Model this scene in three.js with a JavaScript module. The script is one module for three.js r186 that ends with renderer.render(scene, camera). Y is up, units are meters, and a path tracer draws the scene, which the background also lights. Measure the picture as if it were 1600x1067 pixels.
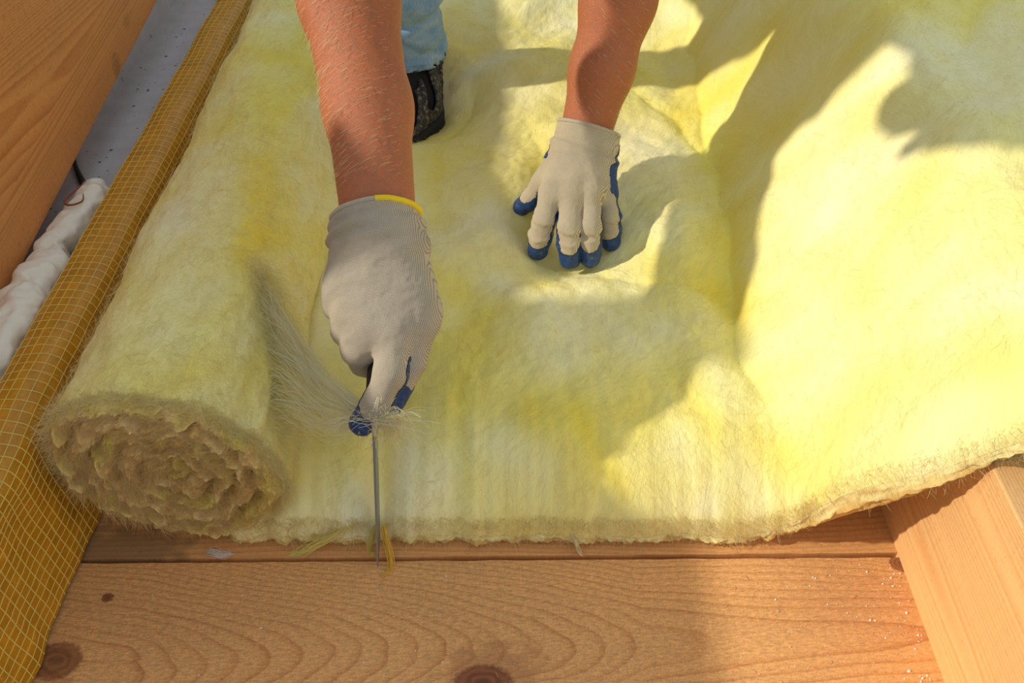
import * as THREE from 'three';
import { mergeGeometries } from 'three/addons/utils/BufferGeometryUtils.js';
import { RoundedBoxGeometry } from 'three/addons/geometries/RoundedBoxGeometry.js';

/* ------------------------------------------------------------------ camera, sky, sun, exposure */
const scene = new THREE.Scene();
const camera = new THREE.PerspectiveCamera(2 * Math.atan(533.5 / 1400) * 180 / Math.PI, 1600 / 1067, 0.05, 60);
camera.position.set(0, 0.81, 0);
camera.rotation.set(-43.6 * Math.PI / 180, 0, 0);
scene.add(camera);

const SKY_LEVEL = 0.64;
{
  const w = 64, h = 32, data = new Float32Array(w * h * 4);
  for (let j = 0; j < h; j++) for (let i = 0; i < w; i++) {
    const el = Math.max(0, ((j + 0.5) / h - 0.5) * 2), o = (j * w + i) * 4;          // row 0 is the nadir
    const low = j < h / 2, t = Math.pow(el, 0.5);
    data[o] = low ? 0.42 : 1.06 - 0.30 * t; data[o + 1] = low ? 0.38 : 1.05 - 0.14 * t; data[o + 2] = low ? 0.33 : 1.04 + 0.06 * t; data[o + 3] = 1;
  }
  const sky = new THREE.DataTexture(data, w, h, THREE.RGBAFormat, THREE.FloatType);
  sky.mapping = THREE.EquirectangularReflectionMapping; sky.magFilter = THREE.LinearFilter; sky.needsUpdate = true;
  scene.background = sky; scene.environment = sky;
  scene.backgroundIntensity = SKY_LEVEL; scene.environmentIntensity = SKY_LEVEL;
}
const SUN_TRAVEL = new THREE.Vector3(1.65, -1, -0.2).normalize();
const sun = new THREE.DirectionalLight(new THREE.Color(1.0, 0.94, 0.84), 3.05);
sun.position.copy(SUN_TRAVEL).multiplyScalar(-4).add(new THREE.Vector3(0, 0.2, -0.9));
sun.target.position.set(0, 0.2, -0.9);
sun.castShadow = true; sun.shadow.radius = 3.2; sun.shadow.mapSize.set(4096, 4096);
Object.assign(sun.shadow.camera, { left: -1.8, right: 1.8, top: 1.8, bottom: -1.8, near: 0.5, far: 9 });
scene.add(sun, sun.target);

const renderer = new THREE.WebGLRenderer({ antialias: true });
renderer.toneMapping = THREE.LinearToneMapping;
renderer.toneMappingExposure = 1.0;
renderer.shadowMap.enabled = true;

/* ------------------------------------------------------------------ numbers */
const { sin, cos, abs, min, max, sqrt, PI, floor, pow, exp, hypot, atan2 } = Math;
const clamp = (v, a = 0, b = 1) => v < a ? a : v > b ? b : v;
const mix = (a, b, t) => a + (b - a) * t;
const sstep = (a, b, v) => { const t = clamp((v - a) / (b - a)); return t * t * (3 - 2 * t); };
function rng(seed) { let a = seed >>> 0; return () => { a = a + 0x6D2B79F5 | 0; let t = Math.imul(a ^ a >>> 15, 1 | a); t = t + Math.imul(t ^ t >>> 7, 61 | t) ^ t; return ((t ^ t >>> 14) >>> 0) / 4294967296; }; }
const PERM = new Uint8Array(512);
{ const r = rng(7), p = [...Array(256).keys()]; for (let i = 255; i > 0; i--) { const j = floor(r() * (i + 1)); [p[i], p[j]] = [p[j], p[i]]; } for (let i = 0; i < 512; i++) PERM[i] = p[i & 255]; }
const GX = [1, -1, 1, -1, 1, -1, 1, -1, 0, 0, 0, 0, 1, -1, 0, 0], GY = [1, 1, -1, -1, 0, 0, 0, 0, 1, -1, 1, -1, 1, 1, -1, -1], GZ = [0, 0, 0, 0, 1, 1, -1, -1, 1, 1, -1, -1, 0, 0, 1, -1];
function noise(x, y = 0, z = 0) {
  const X = floor(x), Y = floor(y), Z = floor(z); x -= X; y -= Y; z -= Z;
  const u = x * x * x * (x * (x * 6 - 15) + 10), v = y * y * y * (y * (y * 6 - 15) + 10), w = z * z * z * (z * (z * 6 - 15) + 10);
  const g = (i, j, k) => { const h = PERM[(PERM[(PERM[(X + i) & 255] + Y + j) & 255] + Z + k) & 255] & 15; return GX[h] * (x - i) + GY[h] * (y - j) + GZ[h] * (z - k); };
  return mix(mix(mix(g(0, 0, 0), g(1, 0, 0), u), mix(g(0, 1, 0), g(1, 1, 0), u), v), mix(mix(g(0, 0, 1), g(1, 0, 1), u), mix(g(0, 1, 1), g(1, 1, 1), u), v), w);
}
function fbm(x, y, z, n = 4) { let s = 0, a = 0.5; for (let i = 0; i < n; i++) { s += a * noise(x, y, z); x *= 2.03; y *= 2.03; z *= 2.03; a *= 0.5; } return s; }

/* ------------------------------------------------------------------ scene helpers */
const used = new Map();
function numbered(name) { const n = used.get(name) ?? 0; used.set(name, n + 1); return n ? name + '_' + String(n).padStart(3, '0') : name; }
function shade(o) { o.castShadow = true; o.receiveShadow = true; return o; }
function thing(name, label, category, [x, y, z] = [0, 0, 0], extra = {}) {
  const o = new THREE.Group(); o.name = numbered(name); o.position.set(x, y, z); o.userData = { label, category, ...extra }; scene.add(o); return o;
}
const moved = new Set();
function part(name, geometry, material, parent, data) {
  const m = shade(new THREE.Mesh(geometry, material)); m.name = numbered(name); if (data) Object.assign(m.userData, data);
  let g = parent; while (g !== scene && g.parent !== scene) g = g.parent;                 // geometry comes in world metres
  if (g !== scene && !moved.has(geometry)) { geometry.translate(-g.position.x, -g.position.y, -g.position.z); moved.add(geometry); }
  parent.add(m); return m;
}
function tex(w, h, fn, srgb = true, bytes = true) {           // fn(i, j, out) with out in 0..255
  const d = new Uint8Array(w * h * 4), o = [0, 0, 0];
  for (let j = 0; j < h; j++) for (let i = 0; i < w; i++) { fn(i, j, o); const k = (j * w + i) * 4; d[k] = clamp(o[0], 0, 255); d[k + 1] = clamp(o[1], 0, 255); d[k + 2] = clamp(o[2], 0, 255); d[k + 3] = 255; }
  const t = new THREE.DataTexture(d, w, h); t.magFilter = THREE.LinearFilter; t.minFilter = THREE.LinearMipmapLinearFilter; t.generateMipmaps = true; t.wrapS = t.wrapT = THREE.RepeatWrapping;
  if (srgb) t.colorSpace = THREE.SRGBColorSpace; t.needsUpdate = true; return t;
}
function geo(pos, idx, uv, col) {
  const g = new THREE.BufferGeometry();
  g.setAttribute('position', new THREE.BufferAttribute(new Float32Array(pos), 3));
  if (uv) g.setAttribute('uv', new THREE.BufferAttribute(new Float32Array(uv), 2));
  if (col) g.setAttribute('color', new THREE.BufferAttribute(new Float32Array(col), 3));
  g.setIndex(idx); g.computeVertexNormals(); return g;
}
function gridGeo(nu, nv, fn, colFn) {                          // fn(i/nu, j/nv) -> [x, y, z, u, v]
  const p = [], uv = [], ix = [], c = colFn ? [] : null;
  for (let j = 0; j <= nv; j++) for (let i = 0; i <= nu; i++) { const a = fn(i / nu, j / nv); p.push(a[0], a[1], a[2]); uv.push(a[3], a[4]); if (c) c.push(...colFn(i / nu, j / nv, a)); }
  for (let j = 0; j < nv; j++) for (let i = 0; i < nu; i++) { const a = j * (nu + 1) + i, b = a + 1, d = a + nu + 1, e = d + 1; ix.push(a, b, e, a, e, d); }
  return geo(p, ix, uv, c);
}
/* sparse surface nets over a signed distance */
function surface(f, lo, hi, h) {
  const nx = Math.ceil((hi[0] - lo[0]) / h), ny = Math.ceil((hi[1] - lo[1]) / h), nz = Math.ceil((hi[2] - lo[2]) / h), B = 8;
  const val = new Map(), NX = nx + 2, NY = ny + 2;
  const key = (i, j, k) => (k * NY + j) * NX + i;
  const at = (i, j, k) => { const q = key(i, j, k); let v = val.get(q); if (v === undefined) { v = f(lo[0] + i * h, lo[1] + j * h, lo[2] + k * h); val.set(q, v); } return v; };
  const pos = [], ids = new Map(), cells = [];
  const reach = B * h * 0.87 * 1.35 + h;
  for (let bk = 0; bk < nz; bk += B) for (let bj = 0; bj < ny; bj += B) for (let bi = 0; bi < nx; bi += B) {
    if (abs(f(lo[0] + (bi + B / 2) * h, lo[1] + (bj + B / 2) * h, lo[2] + (bk + B / 2) * h)) > reach) continue;
    for (let k = bk; k < min(nz, bk + B); k++) for (let j = bj; j < min(ny, bj + B); j++) for (let i = bi; i < min(nx, bi + B); i++) {
      const v = [at(i, j, k), at(i + 1, j, k), at(i, j + 1, k), at(i + 1, j + 1, k), at(i, j, k + 1), at(i + 1, j, k + 1), at(i, j + 1, k + 1), at(i + 1, j + 1, k + 1)];
      let m = 0; for (let q = 0; q < 8; q++) if (v[q] < 0) m |= 1 << q;
      if (m === 0 || m === 255) continue;
      let sx = 0, sy = 0, sz = 0, n = 0;
      for (const [a, b] of EDGES) { const s = v[a] < 0, t = v[b] < 0; if (s === t) continue; const w = v[a] / (v[a] - v[b]); sx += mix(a & 1, b & 1, w); sy += mix(a >> 1 & 1, b >> 1 & 1, w); sz += mix(a >> 2, b >> 2, w); n++; }
      ids.set(key(i, j, k), pos.length / 3); pos.push(lo[0] + (i + sx / n) * h, lo[1] + (j + sy / n) * h, lo[2] + (k + sz / n) * h); cells.push([i, j, k]);
    }
  }
  const idx = [], quad = (a, b, c, d, flip) => { if (a === undefined || b === undefined || c === undefined || d === undefined) return; if (flip) idx.push(a, c, b, a, d, c); else idx.push(a, b, c, a, c, d); };
  for (const [i, j, k] of cells) {
    const v0 = at(i, j, k) < 0;
    if (v0 !== at(i + 1, j, k) < 0) quad(ids.get(key(i, j - 1, k - 1)), ids.get(key(i, j, k - 1)), ids.get(key(i, j, k)), ids.get(key(i, j - 1, k)), !v0);
    if (v0 !== at(i, j + 1, k) < 0) quad(ids.get(key(i - 1, j, k - 1)), ids.get(key(i - 1, j, k)), ids.get(key(i, j, k)), ids.get(key(i, j, k - 1)), !v0);
    if (v0 !== at(i, j, k + 1) < 0) quad(ids.get(key(i - 1, j - 1, k)), ids.get(key(i, j - 1, k)), ids.get(key(i, j, k)), ids.get(key(i - 1, j, k)), !v0);
  }
  const nor = new Float32Array(pos.length), e = h * 0.4;
  for (let q = 0; q < pos.length; q += 3) {
    for (let it = 0; it < 2; it++) {
      const x = pos[q], y = pos[q + 1], z = pos[q + 2];
      let gx = f(x + e, y, z) - f(x - e, y, z), gy = f(x, y + e, z) - f(x, y - e, z), gz = f(x, y, z + e) - f(x, y, z - e);
      const l = hypot(gx, gy, gz) || 1; gx /= l; gy /= l; gz /= l;
      if (it === 0) { const d = clamp(f(x, y, z), -h, h) * min(1, 2 * e / l); pos[q] -= gx * d; pos[q + 1] -= gy * d; pos[q + 2] -= gz * d; }
      nor[q] = gx; nor[q + 1] = gy; nor[q + 2] = gz;
    }
  }
  return { pos, nor, idx };
}
const EDGES = [[0, 1], [2, 3], [4, 5], [6, 7], [0, 2], [1, 3], [4, 6], [5, 7], [0, 4], [1, 5], [2, 6], [3, 7]];
function netGeo(s, uvFn, colFn) {
  const g = new THREE.BufferGeometry(), n = s.pos.length / 3, uv = new Float32Array(n * 2), col = colFn ? new Float32Array(n * 3) : null;
  for (let i = 0; i < n; i++) {
    const p = [s.pos[3 * i], s.pos[3 * i + 1], s.pos[3 * i + 2]], m = [s.nor[3 * i], s.nor[3 * i + 1], s.nor[3 * i + 2]];
    const t = uvFn(p, m); uv[2 * i] = t[0]; uv[2 * i + 1] = t[1];
    if (col) { const c = colFn(p, m); col[3 * i] = c[0]; col[3 * i + 1] = c[1]; col[3 * i + 2] = c[2]; }
  }
  g.setAttribute('position', new THREE.BufferAttribute(new Float32Array(s.pos), 3)); g.setAttribute('normal', new THREE.BufferAttribute(new Float32Array(s.nor), 3)); g.setAttribute('uv', new THREE.BufferAttribute(uv, 2));
  if (col) g.setAttribute('color', new THREE.BufferAttribute(col, 3));
  g.setIndex(s.idx); return g;
}
/* the side of a net where c > 0, cut cleanly along c = 0 */
function clip(s, c, sign) {
  const pos = [], nor = [], idx = [], made = new Map(), n = s.pos.length / 3, cv = new Float32Array(n);
  for (let i = 0; i < n; i++) cv[i] = sign * c(s.pos[3 * i], s.pos[3 * i + 1], s.pos[3 * i + 2]);
  const keep = (i) => { let k = made.get(i); if (k === undefined) { k = pos.length / 3; made.set(i, k); for (let q = 0; q < 3; q++) { pos.push(s.pos[3 * i + q]); nor.push(s.nor[3 * i + q]); } } return k; };
  const cut = (i, j) => { if (i > j) [i, j] = [j, i]; const kk = n + i * 65536 * 16 + j; let k = made.get(kk); if (k === undefined) { k = pos.length / 3; made.set(kk, k); const t = cv[i] / (cv[i] - cv[j]); for (let q = 0; q < 3; q++) { pos.push(mix(s.pos[3 * i + q], s.pos[3 * j + q], t)); nor.push(mix(s.nor[3 * i + q], s.nor[3 * j + q], t)); } } return k; };
  for (let t = 0; t < s.idx.length; t += 3) {
    const v = [s.idx[t], s.idx[t + 1], s.idx[t + 2]], out = [];
    for (let q = 0; q < 3; q++) { const a = v[q], b = v[(q + 1) % 3]; if (cv[a] > 0) out.push(keep(a)); if (cv[a] > 0 !== cv[b] > 0) out.push(cut(a, b)); }
    if (out.length >= 3) idx.push(out[0], out[1], out[2]); if (out.length === 4) idx.push(out[0], out[2], out[3]);
  }
  return { pos, nor, idx };
}
function swell(s, d) { const pos = s.pos.slice(); for (let i = 0; i < pos.length; i++) pos[i] += s.nor[i] * d; return { pos, nor: s.nor, idx: s.idx }; }
/* distances */
const smin = (a, b, k) => { const h = max(k - abs(a - b), 0) / k; return min(a, b) - h * h * k * 0.25; };
function cap(x, y, z, a, b, ra, rb) {
  const bx = b[0] - a[0], by = b[1] - a[1], bz = b[2] - a[2], px = x - a[0], py = y - a[1], pz = z - a[2];
  const t = clamp((px * bx + py * by + pz * bz) / (bx * bx + by * by + bz * bz));
  return hypot(px - bx * t, py - by * t, pz - bz * t) - (ra + (rb - ra) * t);
}
const V = { add: (a, b) => [a[0] + b[0], a[1] + b[1], a[2] + b[2]], sub: (a, b) => [a[0] - b[0], a[1] - b[1], a[2] - b[2]], mul: (a, s) => [a[0] * s, a[1] * s, a[2] * s], dot: (a, b) => a[0] * b[0] + a[1] * b[1] + a[2] * b[2],
  cross: (a, b) => [a[1] * b[2] - a[2] * b[1], a[2] * b[0] - a[0] * b[2], a[0] * b[1] - a[1] * b[0]], unit: (a) => { const l = hypot(...a); return [a[0] / l, a[1] / l, a[2] / l]; }, lerp: (a, b, t) => [mix(a[0], b[0], t), mix(a[1], b[1], t), mix(a[2], b[2], t)] };
function tube(points, r, n = 8, sides = 4) {                   // points: arrays; r: number or function of t
  const c = new THREE.CatmullRomCurve3(points.map((p) => new THREE.Vector3(...p))), g = new THREE.TubeGeometry(c, n, 1, sides, false), p = g.attributes.position, v = new THREE.Vector3(), q = new THREE.Vector3();
  for (let i = 0; i <= n; i++) { c.getPointAt(i / n, q); const rr = typeof r === 'function' ? r(i / n) : r; for (let k = 0; k <= sides; k++) { const m = i * (sides + 1) + k; v.fromBufferAttribute(p, m).sub(q).multiplyScalar(rr).add(q); p.setXYZ(m, v.x, v.y, v.z); } }
  return g;
}
function box(x0, x1, y0, y1, z0, z1, r = 0.003) { const g = new RoundedBoxGeometry(x1 - x0, y1 - y0, z1 - z0, 2, r); g.translate((x0 + x1) / 2, (y0 + y1) / 2, (z0 + z1) / 2); return g; }
function setUV(g, fn) { const p = g.attributes.position, n = g.attributes.normal, uv = new Float32Array(p.count * 2); for (let i = 0; i < p.count; i++) { const t = fn(p.getX(i), p.getY(i), p.getZ(i), n.getX(i), n.getY(i), n.getZ(i)); uv[2 * i] = t[0]; uv[2 * i + 1] = t[1]; } g.setAttribute('uv', new THREE.BufferAttribute(uv, 2)); return g; }

/* ------------------------------------------------------------------ wood */
function wood(L, W, w, h, ring, { early, late, contrast = 1, knots = [], stains = [], fuzz = 1, seed = 0, sharp = 2 }) {
  const tone = new Float32Array(w * h), R = rng(seed + 5);
  const dots = []; for (let i = 0; i < 900 * L * W / 0.25; i++) dots.push([R() * w, R() * h, R()]);
  const map = tex(w, h, (i, j, o) => {
    const u = (i + 0.5) / w * L, v = (j + 0.5) / h * W;
    let du = 0, dv = 0, kn = 0, kd = 0, kr = 0;
    for (const k of knots) { const a = (u - k[0]) / (k[3] ?? 1), b = v - k[1], d = hypot(a, b), q = exp(-d * d / (k[2] * k[2] * 5)); dv += -Math.sign(b || 1) * k[2] * 0.9 * q * exp(-abs(b) / k[2]); const m = 1 - sstep(k[2] * 0.75, k[2] * 1.05, d + 0.002 * noise(u * 300, v * 300, 3)); if (m > kn) { kn = m; kd = d / k[2]; kr = k[4] ?? 1; } }
    const wob = 0.004 * noise(u * 3 + seed, v * 9, seed) + 0.0012 * noise(u * 14, v * 60, seed + 4);
    const r = ring(u, v + dv + wob), fr = r - floor(r);
    let t = pow(fr, sharp) * (1 - sstep(0.9, 1, fr)) ;
    t *= 0.6 + 0.5 * noise(floor(r) * 3.7, seed, 2) + 0.25 * noise(u * 5, v * 40, floor(r));
    const fib = noise(u * 55, v * 1900, seed + 1) * 0.5 + noise(u * 160, v * 3600, seed + 8) * 0.5, blot = fbm(u * 4, v * 10, seed + 3, 4);
    let e = clamp(t * contrast + 0.10 * fib + 0.16 * blot);
    const saw = noise(u * 900, v * 20, seed + 6) * 0.04;
    const lum = 1 + 0.07 * fuzz * fib + 0.12 * blot + saw + 0.06 * fuzz * noise(u * 500, v * 900, 5) + 0.05 * fuzz * noise(u * 160 + v * 90, v * 420, 7);
    for (let q = 0; q < 3; q++) o[q] = mix(early[q], late[q], e) * lum;
    if (kn > 0) { const rr = 0.5 + 0.5 * sin(kd * 16 + 2 * noise(u * 120, v * 120)); const kc = [mix(150, 105, rr), mix(84, 52, rr), mix(42, 26, rr)]; const dk = kd < 0.3 ? 0.8 : 1; for (let q = 0; q < 3; q++) o[q] = mix(o[q], mix(o[q] * 0.7, kc[q] * dk, kr), kn * 0.85); }
    for (const s of stains) { const d = hypot((u - s[0]) / s[2], (v - s[1]) / s[3]) + 0.5 * noise(u * 60, v * 90, seed); const m = (1 - sstep(0.4, 1.1, d)) * s[4]; for (let q = 0; q < 3; q++) o[q] = mix(o[q], s[5][q], m); }
    tone[j * w + i] = e * 0.7 - 0.35 * fib * fuzz + kn * 0.2;
  });
  const d = map.image.data;
  for (const [x, y, q] of dots) { const n = 1 + floor(q * 5); for (let k = 0; k < n; k++) { const a = (floor(y) * w + (floor(x) + k) % w) * 4; for (let c = 0; c < 3; c++) d[a + c] *= 0.84; } }
  const bump = tex(w, h, (i, j, o) => { const b = 150 - 90 * tone[j * w + i]; o[0] = o[1] = o[2] = b; }, false);
  for (const t of [map, bump]) t.repeat.set(1 / L, 1 / W);
  const m = new THREE.MeshStandardMaterial({ map, bumpMap: bump, bumpScale: 0.0012, roughness: 0.72 });
  return m;
}
const pine = { early: [226, 166, 100], late: [176, 104, 50] };

/* ------------------------------------------------------------------ floor planks */
const floorGroup = thing('floor', 'rough-sawn pine floor planks under the insulation', 'floor', [0, 0, 0], { kind: 'structure' });
{
  const frontWood = wood(0.98, 0.36, 2048, 760, (u, v) => {
    // u = x + 0.49, v = distance from the joint towards the viewer
    const v0 = 0.10 + 0.014 * sin(u * 4 + 1), c = v - v0, b = 10 * min(u, 0.12) + 34 * clamp(u - 0.12, 0, 0.5) + 7 * max(0, u - 0.62);
    return b + 1500 * c * c / (1 + 5 * abs(c)) + 1.0 * noise(u * 5, v * 14, 2) + 0.2 * noise(u * 14, v * 50, 6);
  }, { ...pine, contrast: 0.95, seed: 3, sharp: 4.5, fuzz: 2.2,
    knots: [[0.49 - 0.408, 0.041, 0.006, 1], [0.49 - 0.435, 0.108, 0.021, 1.25, 0.6], [0.49 - 0.027, 0.134, 0.020, 1.5, 1], [0.49 + 0.405, 0.008, 0.011, 1.2, 0.7]],
    stains: [[0.49 - 0.02, 0.12, 0.06, 0.03, 0.25, [120, 66, 40]], [0.49 + 0.36, 0.06, 0.1, 0.05, 0.12, [150, 90, 70]]] });
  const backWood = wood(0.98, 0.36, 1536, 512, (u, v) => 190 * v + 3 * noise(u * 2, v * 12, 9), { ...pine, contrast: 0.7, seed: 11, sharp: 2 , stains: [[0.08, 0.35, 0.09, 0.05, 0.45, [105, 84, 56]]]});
  const plank = (z0l, z0r, z1l, z1r, mat, flip, name) => {
    const g = new THREE.BoxGeometry(0.98, 0.026, 1, 120, 2, 40), p = g.attributes.position, n = g.attributes.normal;
    for (let i = 0; i < p.count; i++) {
      const x = p.getX(i), t = p.getZ(i) + 0.5, s = (x + 0.49) / 0.98, y = p.getY(i);
      const e = 0.0012 * noise(x * 30, t * 4, flip ? 4 : 8);
      const z = mix(mix(z0l, z0r, s), mix(z1l, z1r, s), t) + (t > 0.999 || t < 0.001 ? e - (y > 0.012 ? (t > 0.5 ? 1 : -1) * 0.0012 : 0) : 0);
      p.setXYZ(i, x, y - 0.013, z);
    }
    setUV(g, (x, y, z) => [x + 0.49, flip ? 0.36 - (mix(z1l, z1r, (x + 0.49) / 0.98) - z) : z - mix(z0l, z0r, (x + 0.49) / 0.98) - y]);
    g.computeVertexNormals();
    part('plank', g, mat, floorGroup);
  };
  plank(-0.5165, -0.525, -0.20, -0.20, frontWood, false);
  plank(-0.84, -0.84, -0.5195, -0.5285, backWood, true);
  part('subfloor', box(-1.2, 1.6, -0.08, -0.03, -3.2, 0.6, 0.004), new THREE.MeshStandardMaterial({ color: 0x4a3322, roughness: 0.9 }), floorGroup);
}
/* ------------------------------------------------------------------ joist on the sunny side */
{
  const t = thing('joist', 'sunlit planed pine joist standing along the end of the floor planks', 'joist', [0.435, 0, -1.2]);
  const mat = wood(1.9, 0.30, 2048, 512, (u, v) => 120 * v + 16 * sin(v * 21) + 1.5 * noise(u * 2, v * 10, 7), { early: [236, 186, 122], late: [212, 146, 82], contrast: 0.9, seed: 21, sharp: 1.6, fuzz: 0.5 });
  mat.roughness = 0.55;
  const g = new RoundedBoxGeometry(0.062, 0.243, 2.4, 3, 0.003); g.translate(0.436, 0.0915, -1.2);
  setUV(g, (x, y, z, nx) => [-z, abs(nx) > 0.5 ? y + 0.04 : 0.24 + (x - 0.405)]);
  part('timber', g, mat, t);
}
/* ------------------------------------------------------------------ ledge, board */
{
  const g = mergeGeometries([box(-1.05, -0.517, -0.03, 0.118, -3.0, 0.2, 0.004), box(-1.05, -0.628, 0.1, 0.45, -3.0, 0.2, 0.004)]), R = rng(4), spots = [];
  for (let i = 0; i < 260; i++) spots.push([R() * 512, R() * 512, 0.6 + R() * R() * 3.4]);
  const map = tex(512, 512, (i, j, o) => { const n = fbm(i / 40, j / 40, 3, 4) * 16 + noise(i / 2, j / 2) * 9; let d = 1; o[0] = 205 + n; o[1] = 200 + n; o[2] = 196 + n; });
  for (const [x, y, r] of spots) for (let a = -5; a <= 5; a++) for (let b = -5; b <= 5; b++) if (hypot(a, b) < r) { const k = ((floor(y + b) & 511) * 512 + (floor(x + a) & 511)) * 4; for (let c = 0; c < 3; c++) map.image.data[k + c] *= 0.55; }
  setUV(g, (x, y, z) => [x / 0.4 + y, z / 0.4]);
  const m = part('wall_left', g, new THREE.MeshStandardMaterial({ map, roughness: 0.9 }), scene, { kind: 'structure', label: 'grey speckled concrete ledge between the board and the yellow membrane', category: 'wall' });
  part('rafter', setUV(box(-0.82, -0.76, 0.45, 0.735, -0.70, -0.585, 0.004), (x, y, z) => [y, x + z]), new THREE.MeshStandardMaterial({ color: 0xd8a064, roughness: 0.8 }), scene, { kind: 'structure', label: 'short pine rafter stub standing on the wall behind the board', category: 'rafter' });
  const s = tube([[-0.6599, 0.1205, -1.1556], [-0.6282, 0.1205, -1.1087], [-0.6107, 0.1205, -1.0771], [-0.5929, 0.1205, -1.0466], [-0.5732, 0.1205, -1.0172]], (q) => 0.0042 + 0.001 * sin(q * 9), 14, 6);
  part('cable', s, new THREE.MeshStandardMaterial({ color: 0x1c1b1a, roughness: 0.7 }), scene, { label: 'short black cable stub crossing the grey ledge beside the yellow membrane', category: 'cable' });
}
{
  const t = thing('rafter_board', 'broad pine board leaning over the grey ledge and white foam', 'board', [-0.6, 0.16, -1.1]);
  const mat = wood(2.6, 0.66, 2048, 640, (u, v) => {
    const c = v - 0.05 * u + 0.012 * sin(u * 2.2) + 0.04 * pow(max(0, 1.3 - u), 2); return 135 * c + 12 * sin(c * 17 + 1) + 0.9 * noise(u * 2.5, v * 12, 3);
  }, { early: [226, 158, 88], late: [182, 104, 46], contrast: 1.0, seed: 33, sharp: 1.8, fuzz: 0.6, stains: [[1.18, 0.03, 0.016, 0.06, 0.5, [150, 104, 50]], [1.1, 0.10, 0.02, 0.03, 0.25, [150, 104, 50]], [0.9, 0.0, 0.35, 0.02, 0.35, [196, 104, 50]]] });
  mat.roughness = 0.6;
  const g = new RoundedBoxGeometry(0.045, 0.45, 2.6, 3, 0.004), p = g.attributes.position, n = g.attributes.normal, uv = new Float32Array(p.count * 2);
  for (let i = 0; i < p.count; i++) {
    const x = p.getX(i), y = p.getY(i) + 0.225, z = p.getZ(i), along = z + 1.3;      // y: 0 at the lower edge
    uv[2 * i] = along; uv[2 * i + 1] = abs(n.getX(i)) > 0.5 ? y : 0.58 + x;
    const zz = -1.1 + z, base = 0.143 + (-0.755 - zz) * 0.0973 + 0.002 * noise(zz * 9, 1, 2) * (y < 0.1 ? 1 : 0);
    p.setXYZ(i, -0.5975 + x, mix(base, 0.472, y / 0.45), zz);
  }
  g.setAttribute('uv', new THREE.BufferAttribute(uv, 2)); g.computeVertexNormals();
  part('timber', g, mat, t);
}
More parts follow.
